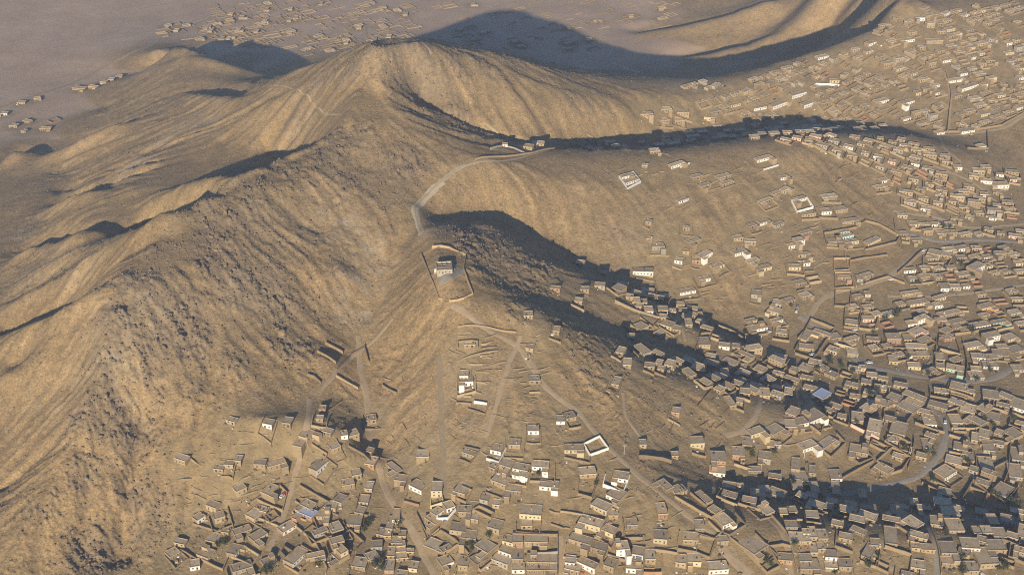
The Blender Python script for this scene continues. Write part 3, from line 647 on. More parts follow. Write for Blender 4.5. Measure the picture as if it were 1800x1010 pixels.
for H in HOUSES:
    x0, y0, x1, y1, d = H[:5]; code = H[5]; st = H[6] if len(H) > 6 else 1
    X, Y, Z = pick((x0+x1)/2, (y0+y1)/2)
    ax, ay = at_height(x0, y0, Z); bx, by = at_height(x1, y1, Z)
    ang = math.atan2(by-ay, bx-ax)
    w = min(24.0, max(4.0, math.hypot(bx-ax, by-ay)))
    if abs(ang) > 1.25:
        ang = math.copysign(1.25, ang)
    if 950 < Y < 1250 and X > 0:
        d *= 1.2
    house_from(X - math.sin(ang)*d/2, Y + math.cos(ang)*d/2, ang, w, d, code, st, True)

def in_poly(px, py, poly):
    c_ = False
    for i in range(len(poly)):
        x0, y0 = poly[i]; x1, y1 = poly[i-1]
        if (y0 > py) != (y1 > py) and px < (x1-x0)*(py-y0)/(y1-y0)+x0:
            c_ = not c_
    return c_

walls = []           # (points, height, colour, closed, hand)
for pts, h_, col in WALLS:
    walls.append(([pick(px, py)[:2] for px, py in pts], h_, col, True))

# quarters where the houses stand too close to list: photo polygon, picture slope of the rows, lot size, share built, yards, colours
QUARTERS = [
 ([(1205,195),(1260,165),(1350,127),(1450,97),(1530,65),(1565,30),(1600,12),(1795,5),(1795,225),(1640,225),(1560,208),(1300,210)], (1600,130,1,-.27), 12.5, 12, .80, .85, 'ttttttttgwy'),
 ([(1220,195),(1260,168),(1350,130),(1400,120),(1430,190),(1300,208)], (1330,170,1,-.3), 11, 11, .85, .85, 'tttttttg'),
 ([(1190,150),(1240,140),(1280,140),(1220,185),(1195,180)], (1230,160,1,-.4), 12, 12, .6, .1, 'ttttg'),
 ([(1335,248),(1480,240),(1600,243),(1690,280),(1795,300),(1795,420),(1640,400),(1580,370),(1560,300),(1480,275),(1400,258)], (1600,300,1,.12), 11.5, 11, .92, .85, 'ttttttttgwwp'),
 ([(1580,370),(1795,420),(1795,545),(1700,540),(1600,515),(1585,440)], (1700,460,1,-.12), 11.5, 11.5, .92, .85, 'tttttttgwy'),
 ([(1000,243),(1200,235),(1300,222),(1450,215),(1560,222),(1560,232),(1400,240),(1200,255),(1000,262)], (1250,240,1,-.08), 12, 12, .7, .5, 'ttttttg'),
 ([(1480,505),(1600,520),(1795,550),(1795,680),(1640,668),(1480,600)], (1640,600,1,-.12), 11, 11, .9, .85, 'tttttttgwy'),
 ([(1100,598),(1250,640),(1320,610),(1500,650),(1640,690),(1795,690),(1795,860),(1700,850),(1600,840),(1460,735),(1370,715),(1260,690),(1130,640)], (1500,690,1,.33), 11, 11, .92, .85, 'tttttttttg'),
 ([(1250,850),(1450,870),(1795,900),(1795,1010),(1390,1010),(1370,960),(1340,900),(1290,880)], (1600,930,1,.2), 11, 11, .9, .85, 'ttttttttgw'),
 ([(1240,770),(1400,790),(1490,850),(1420,850),(1320,850),(1260,825)], (1380,810,1,.1), 13, 13, .4, .5, 'tttttg'),
 ([(290,1010),(330,905),(420,850),(520,760),(600,770),(640,800),(680,880),(730,1010)], (520,920,1,-.35), 13, 13, .55, .85, 'tttttttgw'),
 ([(500,735),(540,720),(620,745),(640,775),(600,780),(520,770)], (580,750,1,.2), 11, 11, .5, .85, 'ttttt'),
 ([(655,940),(700,930),(740,990),(735,1010),(650,1010)], (690,980,1,-.02), 9, 8, .8, .0, 'ttttttg'),
 ([(740,915),(800,905),(900,940),(990,1010),(760,1010)], (840,960,1,.3), 13, 13, .5, .85, 'tttttg'),
 ([(985,945),(1130,960),(1300,1000),(1300,1010),(985,1010)], (1100,990,1,.1), 14, 13, .4, .85, 'tttttg'),
 ([(1090,500),(1180,520),(1250,560),(1300,600),(1240,640),(1180,590),(1100,545)], (1170,550,1,.15), 10, 10, .55, .1, 'ttttttg'),
 ([(1180,440),(1300,440),(1440,470),(1460,560),(1300,560),(1200,500)], (1320,500,1,-.25), 14, 13, .45, .85, 'tttttwy'),
 ([(1440,300),(1550,310),(1580,400),(1470,400),(1300,350),(1350,320)], (1460,360,1,-.25), 17, 15, .4, .5, 'tttw'),
 ([(1030,288),(1300,290),(1440,330),(1440,440),(1200,430),(1080,380)], (1250,360,1,-.25), 22, 19, .22, .5, 'ttttw'),
 ([(1170,180),(1200,190),(1290,215),(1290,230),(1180,235),(1130,200)], (1210,210,1,-.1), 13, 12, .5, .85, 'tttttg'),
]
h_arr = [(h['x'], h['y'], max(h['w'], h['d'])) for h in houses]
wall_pts = np.array([p for w4 in walls for p in w4[0]])
for h in list(houses):                             # most listed houses have a walled yard in front
    if h['y'] > 900 or rng.random() > 0.6: continue
    cc, ss = math.cos(h['ang']), math.sin(h['ang']); f0 = h['d']/2 + rng.uniform(4, 7); hw_ = h['w']/2 + rng.uniform(0, 2.5)
    pts_ = [(-hw_, h['d']*.3), (-hw_, -f0), (hw_*rng.uniform(-.1, .5), -f0-rng.uniform(-.6, .6)), (hw_, -f0), (hw_, h['d']*.3)]
    if rng.random() < .4: pts_ = pts_[:4] if rng.random() < .5 else pts_[1:]
    wpts = [(h['x']+p*cc-q*ss, h['y']+p*ss+q*cc) for p, q in pts_]
    ok_ = True
    for wx_, wy_ in wpts:
        if (np.hypot(road_pts[:, 0]-wx_, road_pts[:, 1]-wy_) - road_pts[:, 2]/2).min() < 0.6: ok_ = False
        if np.hypot(wall_pts[:, 0]-wx_, wall_pts[:, 1]-wy_).min() < 2.0: ok_ = False
        if any(hx != h['x'] and (wx_-hx)**2 + (wy_-hy)**2 < (0.45*hw)**2 for hx, hy, hw in h_arr): ok_ = False
    if ok_:
        walls.append((wpts, rng.uniform(1.1, 1.9), 't', False))
new_lots = 0
for poly, (qx, qy, rx, ry), lw, ld, share, yard, cols in QUARTERS:
    wp = [pick(px, py)[:2] for px, py in poly]
    X, Y, Z = pick(qx, qy)
    ax, ay = at_height(qx - 20*rx, qy - 20*ry, Z); bx, by = at_height(qx + 20*rx, qy + 20*ry, Z)
    ang = math.atan2(by-ay, bx-ax)
    co, si = math.cos(ang), math.sin(ang)
    us_ = [x*co + y*si for x, y in wp]; vs_ = [-x*si + y*co for x, y in wp]
    v = min(vs_); row = 0
    while v < max(vs_):
        u_ = min(us_) + rng.uniform(0, lw)
        while u_ < max(us_):
            lot = lw * rng.uniform(0.85, 1.35)
            x = u_*co - v*si + rng.uniform(-1, 1); y = u_*si + v*co + rng.uniform(-1.2, 1.2)
            u_ += lot
            if not in_poly(x, y, wp) or rng.random() > share:
                continue
            a2 = ang + rng.gauss(0, 0.11) + 0.22 * math.sin(x/60.0) * math.cos(y/75.0)
            w = lot * rng.uniform(0.5, 0.8); d = rng.uniform(3.8, min(6.5, ld*0.52))
            if any((x-hx)**2 + (y-hy)**2 < (0.40*(max(w, d)+hw)+1.0)**2 for hx, hy, hw in h_arr):
                continue
            rd = np.hypot(road_pts[:, 0]-x, road_pts[:, 1]-y) - road_pts[:, 2]/2
            if rd.min() < 0.55*d + 0.8:
                continue
            h_arr.append((x, y, max(w, d))); new_lots += 1
            if rng.random() < 0.11:                # a shell still without a roof
                cc, ss = math.cos(a2), math.sin(a2)
                ring = [(-w/2, -d/2), (w/2, -d/2), (w/2, d/2), (-w/2, d/2), (-w/2, -d/2)]
                walls.append(([(x+p*cc-q*ss, y+p*ss+q*cc) for p, q in ring], rng.uniform(1.5, 2.3), rng.choice('ttr'), False))
                continue
            house_from(x, y, a2, w, d, rng.choice(cols), 2 if rng.random() < 0.06 else 1, False)
            if rng.random() < yard:
                cc, ss = math.cos(a2), math.sin(a2)
                f0 = d/2 + rng.uniform(3.5, 6)
                pts_ = [(-lot*.48, d*.4), (-lot*.48, -f0), (lot*.48, -f0), (lot*.48, d*.4)]
                if rng.random() < .35: pts_ = pts_[:3] if rng.random() < .5 else pts_[1:]
                wpts = [(x + p*cc - q*ss, y + p*ss + q*cc) for p, q in pts_]
                ok_ = True
                for wx_, wy_ in wpts:
                    if (np.hypot(road_pts[:, 0]-wx_, road_pts[:, 1]-wy_) - road_pts[:, 2]/2).min() < 0.6: ok_ = False
                    if any((wx_-hx)**2 + (wy_-hy)**2 < (0.4*hw)**2 for hx, hy, hw in h_arr[:-1]): ok_ = False
                if ok_:
                    walls.append((wpts, rng.uniform(1.6, 2.3), 't', False))
        v += ld * rng.uniform(0.85, 1.15); row += 1

# low stone terraces and foundations on the bare slopes: photo box, how many
for (x0, y0, x1, y1, nn) in ((790,585,960,760,80),(785,720,900,800,16),(960,720,1130,830,14),(1090,440,1200,520,10),(1060,290,1330,430,60),(1330,260,1570,430,60),(1180,420,1460,540,40),(1100,690,1260,760,14),(660,640,760,780,12),(300,760,560,900,60),(700,880,1000,1005,40),(1000,850,1280,1005,40),(560,780,700,900,20),(1250,690,1420,800,26),(1080,200,1190,240,6),(1000,270,1180,330,8)):
    for k in range(nn):
        X, Y, Z = pick(rng.uniform(x0, x1), rng.uniform(y0, y1))
        if (np.hypot(road_pts[:, 0]-X, road_pts[:, 1]-Y) - road_pts[:, 2]/2).min() < 2 or any((X-hx)**2 + (Y-hy)**2 < (0.6*hw+1)**2 for hx, hy, hw in h_arr):
            continue
        gx1 = gz(X+3, Y)-gz(X-3, Y); gy1 = gz(X, Y+3)-gz(X, Y-3)
        a2 = math.atan2(-gx1, gy1) + rng.gauss(0, .12)
        if abs(a2) > math.pi/2: a2 += math.pi
        a_ = rng.uniform(3.5, 11); cc, ss = math.cos(a2), math.sin(a2)
        walls.append(([(X-a_/2*cc, Y-a_/2*ss), (X+rng.uniform(-.6, .6), Y+rng.uniform(-.6, .6)), (X+a_/2*cc, Y+a_/2*ss)], rng.uniform(0.35, 0.8), 't', False))

# low ruined enclosures on the plain
for (x0, y0, x1, y1, nn) in ((370,4,720,85,190),(280,40,480,75,40),(1040,0,1190,40,20),(540,60,660,100,20),(720,0,1060,90,70)):
    for k in range(nn):
        X, Y, Z = pick(rng.uniform(x0, x1), rng.uniform(min(y0, y1), max(y0, y1)))
        if Z > -30 or Y > 2000: continue
        a2 = 0.62 + rng.gauss(0, .06); cc, ss = math.cos(a2), math.sin(a2)
        a_, b_ = rng.uniform(7, 22), rng.uniform(6, 13)
        ring = [(-a_/2,-b_/2),(a_/2,-b_/2),(a_/2,b_/2),(-a_/2,b_/2),(-a_/2,-b_/2)]
        i0 = rng.randint(0, 1); n_ = rng.randint(2, 5-i0)
        ring = ring[i0:i0+n_]
        if len(ring) > 1:
            walls.append(([(X+p*cc-q*ss, Y+p*ss+q*cc) for p, q in ring], rng.uniform(0.9, 1.6), 't', False))
        if rng.random() < .15:
            house_from(X, Y, a2 + rng.choice((0, 1.57)) * 0.6, rng.uniform(7, 13), rng.uniform(5, 7), 't', 1, False)
print('houses', len(houses), 'walls', len(walls), 'filled', new_lots)

# worn, levelled and pale ground
for h in houses:
    i0, j0 = int((h['x']-GX0)/GS), int((h['y']-GY0)/GS)
    r_ = 6
    sl0, sl1 = slice(max(0, j0-r_), j0+r_+1), slice(max(0, i0-r_), i0+r_+1)
    dd = np.hypot(GX[sl0, sl1]-h['x'], GY[sl0, sl1]-h['y'])
    flat_r[sl0, sl1] = np.maximum(flat_r[sl0, sl1], smooth(max(h['w'], h['d'])*.9+3, max(h['w'], h['d'])*.5, dd))
    town_r[sl0, sl1] = np.maximum(town_r[sl0, sl1], 0.9*smooth(18, 6, dd))
for x, y, w in road_pts:
    i0, j0 = int((x-GX0)/GS), int((y-GY0)/GS)
    sl0, sl1 = slice(max(0, j0-3), j0+4), slice(max(0, i0-3), i0+4)
    dd = np.hypot(GX[sl0, sl1]-x, GY[sl0, sl1]-y)
    flat_r[sl0, sl1] = np.maximum(flat_r[sl0, sl1], smooth(w*.5+6, w*.5+1, dd))
town_r[:] = blur(town_r, 3)
for px, py, rad, s_ in PALE:
    X, Y, _ = pick(px, py)
    pale_r[:] = np.maximum(pale_r, s_*np.exp(-(np.hypot(GX-X, GY-Y)/rad)**2))
# one sheet: fine where the town and hills are, coarser outward to the horizon
ys = [430.0]
while ys[-1] < 2150:
    y = ys[-1]
    ys.append(y + 0.92 * (y / 520.0) ** 1.55)
st = ys[-1] - ys[-2]
while ys[-1] < 30000:
    st *= 1.12; ys.append(ys[-1] + st)
low = []; y = 430.0; st = 1.5
while y > -3000:
    y -= st; st *= 1.25; low.append(y)
ys = np.array(low[::-1] + ys)
nu = 900
us = np.linspace(-0.47, 0.47, nu)
e = []; u = 0.47; st = us[1] - us[0]
while u < 12:
    st *= 1.18; u += st; e.append(u)
e = np.array(e)
us = np.concatenate([-e[::-1], us, e])
Dp = np.maximum(0.8625 * ys + 245, 300.0)
TX = us[None, :] * Dp[:, None]
TY = np.repeat(ys[:, None], len(us), 1)
inside = (TX > GX0) & (TX < GX1) & (TY > GY0) & (TY < GY1)
cx, cy = np.clip(TX, GX0 + 8, GX1 - 8), np.clip(TY, GY0 + 8, GY1 - 8)
TZ = np.zeros_like(TX)
for r in range(0, TX.shape[0], 60):
    sl_ = slice(r, r + 60)
    TZ[sl_] = ground(cx[sl_], cy[sl_])
far = np.hypot(TX - cx, TY - cy)
TZ = TZ + (-45 - TZ) * (1 - np.exp(-far / 900.0))
# edge length down-sampled noise beyond
nr, nc = TX.shape

def grid_mesh(name, X, Y, Z):
    nr, nc = X.shape
    me = bpy.data.meshes.new(name)
    me.vertices.add(nr * nc)
    me.vertices.foreach_set('co', np.stack([X, Y, Z], -1).astype(np.float32).ravel())
    i = np.arange(nr * nc).reshape(nr, nc)
    q = np.stack([i[:-1, :-1], i[:-1, 1:], i[1:, 1:], i[1:, :-1]], -1).reshape(-1, 4)
    me.loops.add(q.size)
    me.loops.foreach_set('vertex_index', q.astype(np.int32).ravel())
    me.polygons.add(len(q))
    me.polygons.foreach_set('loop_start', np.arange(0, q.size, 4, dtype=np.int32))
    me.polygons.foreach_set('use_smooth', np.ones(len(q), dtype=bool))
    me.update()
    me.validate()
    return me

# ------------------------------------------------------------------ material helpers
MATS = {}
def new_mat(name):
    m = bpy.data.materials.new(name); m.use_nodes = True
    MATS[name] = m
    n = m.node_tree
    b = n.nodes['Principled BSDF']
    b.inputs['Specular IOR Level'].default_value = 0.15
    b.inputs['Roughness'].default_value = 0.95
    return m, n, b

def nd(n, t, **kw):
    x = n.nodes.new(t)
    for k, v in kw.items():
        setattr(x, k, v)
    return x

def noise(n, vec, scale, detail=4, rough=0.55):
    x = nd(n, 'ShaderNodeTexNoise')
    x.inputs['Scale'].default_value = scale; x.inputs['Detail'].default_value = detail; x.inputs['Roughness'].default_value = rough
    n.links.new(vec, x.inputs['Vector'])
    return x.outputs['Fac']

def ramp(n, fac, stops):
    x = nd(n, 'ShaderNodeValToRGB')
    el = x.color_ramp.elements
    while len(el) < len(stops):
        el.new(0.5)
    for e_, (p_, c_) in zip(el, stops):
        e_.position = p_
        e_.color = (*c_, 1) if len(c_) == 3 else c_
    n.links.new(fac, x.inputs['Fac'])
    return x.outputs['Color']

def mix(n, fac, a, b, mode='MIX'):
    x = nd(n, 'ShaderNodeMix', data_type='RGBA', blend_type=mode)
    for s, v in ((0, fac), (6, a), (7, b)):
        if hasattr(v, 'type') and hasattr(v, 'node'):
            n.links.new(v, x.inputs[s])
        else:
            x.inputs[s].default_value = v if s == 0 else (*v, 1)
    return x.outputs[2]

def obj(name, me, mat=None, parent=None, label=None, cat=None, group=None, kind=None, loc=None):
    o = bpy.data.objects.new(name, me)
    COL.objects.link(o)
    if mat is not None and me is not None:
        me.materials.clear(); me.materials.append(mat)
    if parent is not None:
        o.parent = parent
    if loc is not None:
        o.location = loc
    for k, v in (('label', label), ('category', cat), ('group', group), ('kind', kind)):
        if v:
            o[k] = v
    return o

# ------------------------------------------------------------------ ground material
m, n, b = new_mat('dry_earth')
geo = nd(n, 'ShaderNodeNewGeometry')
pos = geo.outputs['Position']
def attr(n, name):
    a_ = nd(n, 'ShaderNodeAttribute'); a_.attribute_name = name
    return a_.outputs['Fac']
big = noise(n, pos, 0.011, 5, 0.6)
mid = noise(n, pos, 0.06, 6, 0.65)
fine = noise(n, pos, 0.7, 5, 0.7)
c1 = ramp(n, big, [(0.30, (0.228, 0.160, 0.084)), (0.5, (0.298, 0.207, 0.106)), (0.70, (0.338, 0.230, 0.113))])
c2 = ramp(n, mid, [(0.32, (0.192, 0.142, 0.083)), (0.50, (0.278, 0.196, 0.106)), (0.68, (0.358, 0.26, 0.15))])
c = mix(n, 0.5, c1, c2)
fr = ramp(n, fine, [(0.28, (0.42, 0.42, 0.44)), (0.5, (1, 1, 1)), (0.72, (1.45, 1.42, 1.38))])
c = mix(n, 0.85, c, fr, 'MULTIPLY')
gr = ramp(n, noise(n, pos, 0.17, 6, 0.7), [(0.34, (0.70, 0.73, 0.78)), (0.5, (1, 1, 1)), (0.68, (1.14, 1.10, 1.04))])
c = mix(n, 0.8, c, gr, 'MULTIPLY')
rockc = ramp(n, noise(n, pos, 0.35, 6, 0.7), [(0.3, (0.125, 0.098, 0.072)), (0.55, (0.215, 0.165, 0.112)), (0.75, (0.32, 0.235, 0.15))])
st = ramp(n, attr(n, 'rill'), [(0.25, (0.80, 0.80, 0.80)), (0.5, (1, 1, 1)), (0.8, (1.22, 1.20, 1.16))])
c = mix(n, 0.9, c, st, 'MULTIPLY')
c = mix(n, attr(n, 'rock'), c, rockc)
plainc = ramp(n, noise(n, pos, 0.02, 6, 0.6), [(0.3, (0.35, 0.25, 0.165)), (0.5, (0.405, 0.29, 0.195)), (0.7, (0.465, 0.34, 0.235))])
c = mix(n, attr(n, 'plain'), c, plainc)
dirtc = ramp(n, noise(n, pos, 0.12, 5, 0.65), [(0.3, (0.185, 0.142, 0.082)), (0.55, (0.275, 0.207, 0.115)), (0.75, (0.35, 0.264, 0.148))])
c = mix(n, attr(n, 'town'), c, dirtc)
palec = ramp(n, noise(n, pos, 0.25, 5, 0.7), [(0.3, (0.30, 0.24, 0.165)), (0.7, (0.47, 0.39, 0.29))])
pm = ramp(n, noise(n, pos, 0.09, 6, 0.75), [(0.40, (0, 0, 0)), (0.62, (1, 1, 1))])
pf = nd(n, 'ShaderNodeMath', operation='MULTIPLY')
n.links.new(attr(n, 'pale'), pf.inputs[0]); n.links.new(pm, pf.inputs[1])
c = mix(n, pf.outputs[0], c, palec)
n.links.new(c, b.inputs['Base Color'])
bp = nd(n, 'ShaderNodeBump'); bp.inputs['Strength'].default_value = 0.8; bp.inputs['Distance'].default_value = 1.0
n.links.new(noise(n, pos, 0.55, 7, 0.7), bp.inputs['Height'])
n.links.new(bp.outputs['Normal'], b.inputs['Normal'])

terr = grid_mesh('terrain', TX, TY, TZ)
# rock shows where the small-scale relief is sharp or the rocky mask is high
zz = blur(TZ, 3)
relief = np.abs(TZ - blur(zz, 4))
rk = raster(rock_r, cx, cy)
def set_attr(me, name, arr):
    a_ = me.attributes.new(name, 'FLOAT', 'POINT')
    a_.data.foreach_set('value', arr.astype(np.float32).ravel())
set_attr(terr, 'rock', np.clip(smooth(0.25, 0.9, rk) * 0.55 + smooth(0.25, 0.8, relief) * (0.25 + 0.75 * rk), 0, 0.9) * inside)
rin = (cx > RX0) & (cx < RX1) & (cy > RY0) & (cy < RY1)
set_attr(terr, 'rill', np.where(rin & inside, 0.5 + 0.16 * rsample(rill, cx, cy) * np.clip(raster(hill_r, cx, cy) + 0.15, 0, 1), 0.5))
set_attr(terr, 'plain', np.where(inside, raster(plain_r, cx, cy), 1.0))
set_attr(terr, 'town', np.where(inside, raster(town_r, cx, cy), 0.0))
set_attr(terr, 'pale', np.where(inside, raster(pale_r, cx, cy), 0.0))
terrain = obj('terrain', terr, m, kind='structure', label='dry tan hillsides with rocky crests, gullies and a flat plain beyond')
# ------------------------------------------------------------------ building materials
def plaster(name, col, vary=0.16, scale=0.5, dirt=(0.20, 0.15, 0.095), dirt_amt=0.35, hue=True):
    m, n, b = new_mat(name)
    g_ = nd(n, 'ShaderNodeNewGeometry'); oi = nd(n, 'ShaderNodeObjectInfo')
    p_ = g_.outputs['Position']
    c_ = ramp(n, noise(n, p_, scale, 5, 0.65), [(0.28, tuple(v*(1-vary) for v in col)), (0.5, col), (0.75, tuple(min(.85, v*(1+vary)) for v in col))])
    rv = ramp(n, oi.outputs['Random'], [(0.0, (0.80, 0.80, 0.82)), (0.5, (1, 1, 1)), (1.0, (1.16, 1.12, 1.06))])
    if hue:
        c_ = mix(n, 1.0, c_, rv, 'MULTIPLY')
    dm = ramp(n, noise(n, p_, 0.33, 6, 0.75), [(0.50, (0, 0, 0)), (0.72, (dirt_amt,)*3)])
    c_ = mix(n, dm, c_, dirt)
    n.links.new(c_, b.inputs['Base Color'])
    bp = nd(n, 'ShaderNodeBump'); bp.inputs['Strength'].default_value = 0.4; bp.inputs['Distance'].default_value = 0.15
    n.links.new(noise(n, p_, 2.2, 4, 0.6), bp.inputs['Height']); n.links.new(bp.outputs['Normal'], b.inputs['Normal'])
    return m
COLS = {'t': (0.265, 0.197, 0.12), 'w': (0.62, 0.61, 0.59), 'y': (0.47, 0.39, 0.245), 'g': (0.30, 0.27, 0.23), 'r': (0.31, 0.185, 0.115),
        'p': (0.60, 0.38, 0.32), 'b': (0.48, 0.58, 0.64), 'n': (0.30, 0.48, 0.38), 'o': (0.60, 0.34, 0.16), 'c': (0.36, 0.56, 0.58)}
WM = {k: plaster('plaster_' + k, v, 0.16 if k in 'tgr' else 0.06, dirt_amt=0.4 if k in 'tgr' else 0.3) for k, v in COLS.items()}
WM['t2'] = plaster('mud_plaster_dark', (0.22, 0.165, 0.105))
WM['t3'] = plaster('mud_plaster_pale', (0.325, 0.25, 0.16))
RM = [plaster('earth_roof_%d' % i, c_, 0.24, 0.6, (0.23, 0.19, 0.145), 0.7) for i, c_ in enumerate(((0.46, 0.355, 0.225), (0.39, 0.305, 0.20), (0.52, 0.41, 0.27)))]
RM_BLUE = plaster('blue_sheet_roof', (0.40, 0.45, 0.58), 0.05, 0.5, (0.35, 0.36, 0.40), 0.2)
GLASS, n_, b_ = new_mat('window_glass')
b_.inputs['Base Color'].default_value = (0.035, 0.04, 0.045, 1); b_.inputs['Roughness'].default_value = 0.25; b_.inputs['Specular IOR Level'].default_value = 0.4
FRAME = plaster('window_frame', (0.48, 0.45, 0.40), 0.05)
WOOD = plaster('door_paint', (0.10, 0.085, 0.075), 0.3, 1.5)

# ------------------------------------------------------------------ shared unit meshes
def mesh_from(name, verts, faces, mats, idx=None):
    me = bpy.data.meshes.new(name)
    me.from_pydata(verts, [], faces)
    for m_ in mats:
        me.materials.append(m_)
    if idx:
        me.polygons.foreach_set('material_index', idx)
    me.update()
    return me
BOXF = [(0,2,3,1),(4,5,7,6),(0,1,5,4),(2,6,7,3),(0,4,6,2),(1,3,7,5)]
def box_v(x0, x1, y0, y1, z0, z1):
    return [(x, y, z) for z in (z0, z1) for y in (y0, y1) for x in (x0, x1)]
def boxes(name, lst, mats):
    v, f, i_ = [], [], []
    for bx_, mi in lst:
        o_ = len(v); v += box_v(*bx_); f += [tuple(o_+k for k in q) for q in BOXF]; i_ += [mi]*6
    return mesh_from(name, v, f, mats, i_)
_unit = {}
def unit_wall(code):
    if code not in _unit:
        _unit[code] = boxes('wall_' + code, [((-.5,.5,-.5,.5,0,1), 0)], [WM[code]])
    return _unit[code]
def tray(name, mat):                                # flat roof with a low rim
    a, i_ = .5, .455
    v = [(-a,-a,0),(a,-a,0),(a,a,0),(-a,a,0),(-a,-a,1),(a,-a,1),(a,a,1),(-a,a,1),(-i_,-i_,1),(i_,-i_,1),(i_,i_,1),(-i_,i_,1),(-i_,-i_,.45),(i_,-i_,.45),(i_,i_,.45),(-i_,i_,.45)]
    f = [(0,3,2,1)] + [(k,(k+1)%4,4+(k+1)%4,4+k) for k in range(4)] + [(4+k,4+(k+1)%4,8+(k+1)%4,8+k) for k in range(4)] + [(8+k,8+(k+1)%4,12+(k+1)%4,12+k) for k in range(4)] + [(12,13,14,15)]
    return mesh_from(name, v, f, [mat])
ROOFS = [tray('earth_roof', m_) for m_ in RM]
ROOF_BLUE = tray('sheet_roof', RM_BLUE)
WINDOW = boxes('window', [((-.62,.62,-.05,.02,0,.95), 1), ((-.5,.5,-.07,-.051,.1,.85), 0)], [GLASS, FRAME])
DOOR = boxes('door', [((-.5,.5,-.05,.02,0,1.75), 0), ((-.58,-.501,-.07,.02,0,1.8), 1), ((.501,.58,-.07,.02,0,1.8), 1)], [WOOD, FRAME])

# ------------------------------------------------------------------ where a thing is, in words
PLACES = [(808,670,'on the bare nose below the hilltop enclosure'),(920,600,'just below the hilltop enclosure'),(950,750,'beside the track down the bare nose'),(650,830,'beside the ravine track'),(720,860,'above the fork of the ravine track'),
 (790,890,'by the straight scraped strip'),(905,840,'in the cluster of white yards'),(1020,800,'below the bend of the hill track'),(1080,870,'beside the blue-yard white house'),(1050,930,'near the yellow terrace row'),(940,970,'among the long mud terraces'),
 (1110,985,'near the pale blue front'),(1160,920,'on the open dirt slope'),(1240,910,'on the spur of walled yards'),(1330,985,'by the dusty open square'),(1400,940,'along the narrow descending lane'),(1330,875,'in the deep shaded hollow'),(1280,810,'on the bank above the shaded hollow'),
 (1160,800,'on the ledge beside the hill track'),(1310,710,'at the top of the dirt loop road'),(1420,760,'below the dirt loop road'),(1500,715,'in the packed shaded quarter'),(1570,790,'among the big empty yards'),(1640,760,'beside the curving paved road'),(1740,790,'beyond the curving paved road'),
 (1480,880,'along the dark main street'),(1590,920,'beside the long shed row'),(1700,880,'above the shaded street wall'),(1700,950,'behind the narrow paved lane'),(1540,980,'beside the walled grass plot'),(1440,1000,'in the maze below the shaded street'),
 (1430,600,'around the big walled yard'),(1520,570,'by the square walled yards'),(1640,600,'in the stepped terrace streets'),(1740,600,'near the mint green house'),(1700,660,'along the lower terrace street'),(1150,540,'in the ridge-top cluster'),(1240,600,'on the ridge end above the valley'),(1170,650,'on the lower ridge by the shaded valley'),
 (1330,570,'at the foot of the ridge lane'),(1380,550,'by the parked cars'),(1230,460,'at the foot of the bare slope'),(1110,320,'alone high on the bare slope'),(1250,320,'by the ruined yards on the slope'),(1380,330,'scattered over the upper bare slope'),(1400,430,'halfway down the bare slope'),(1150,430,'beside the slope gully'),
 (1490,430,'inside the polygon walled plot'),(1480,500,'in the ladder of square plots'),(1640,455,'beside the wide diagonal road'),(1600,540,'below the wide diagonal road'),(1720,480,'in the hazy middle quarter'),(1700,350,'in the crowded upper quarter'),(1560,290,'behind the long bare crest'),(1400,250,'on the crest of the bare slope'),
 (1600,180,'on the far town hillside'),(1700,100,'high on the far town hillside'),(1600,60,'near the top of the far town'),(1400,130,'below the far town crest'),(1350,190,'at the foot of the far town'),(1250,160,'at the far town pass'),(1250,235,'along the shaded upper valley'),(1080,250,'at the head of the shaded valley'),
 (930,260,'at the saddle above the gravel road'),(450,930,'in the lower hillside hamlet'),(560,820,'beside the hamlet lane'),(400,790,'among the stony slope huts'),(330,970,'at the foot of the rocky hill'),(540,930,'by the big hamlet yards'),(690,980,'in the stacked row beside the ravine'),(620,960,'in the ravine quarter'),
 (820,960,'in the honeycomb of yards'),(580,650,'on the terraced ravine side'),(600,750,'on the dark ravine bank'),(1010,500,'on the rocky ridge below the enclosure'),(100,170,'on the plain by the straight road'),(30,215,'at the edge of the plain'),(500,40,'among ruined enclosures on the plain'),(900,60,'in the great mountain shadow'),(1100,30,'at the foot of the far mountain')]
PL = [(*pick(px, py)[:2], ph) for px, py, ph in PLACES]
def place(x, y):
    return min(PL, key=lambda q: (q[0]-x)**2 + (q[1]-y)**2)[2]
CW = {'t': 'tan mudbrick', 'w': 'whitewashed', 'y': 'cream yellow', 'g': 'grey plastered', 'r': 'reddish brick', 'p': 'pink plastered', 'b': 'pale blue', 'n': 'mint green', 'o': 'orange plastered', 'c': 'turquoise fronted'}
NUM = ['no', 'one', 'two', 'three', 'four', 'five', 'six', 'seven', 'eight']

# ------------------------------------------------------------------ the 300 houses that show largest, and the rest
def to_px(x, y, z):
    f_ = y*ca - (z-CAM_H)*sa; up = y*sa + (z-CAM_H)*ca
    return 900 + FPX*x/f_, 505 - FPX*up/f_, f_
for h in houses:
    px, py, f_ = to_px(h['x'], h['y'], h['top'])
    h['px'], h['py'] = px, py
    h['inview'] = -10 < px < 1812 and -8 < py < 1030
    # is the roof seen past the hills?
    t_ = np.linspace(0.55, 0.985, 120)
    zz_ = CAM_H + (h['top'] + 0.5 - CAM_H)*t_
    h['seen'] = bool(np.all(zz_ > raster(h0, h['x']*t_, h['y']*t_) - 0.5))
    h['size'] = (h['w'] * (h['top']-h['floor'] + h['d']*0.6)) / f_**2 * (1.0 if h['inview'] and h['seen'] else 0.0)
houses = [h for h in houses if h['inview'] and h['seen']]
houses.sort(key=lambda h: -h['size'])
print('houses in view', len(houses))

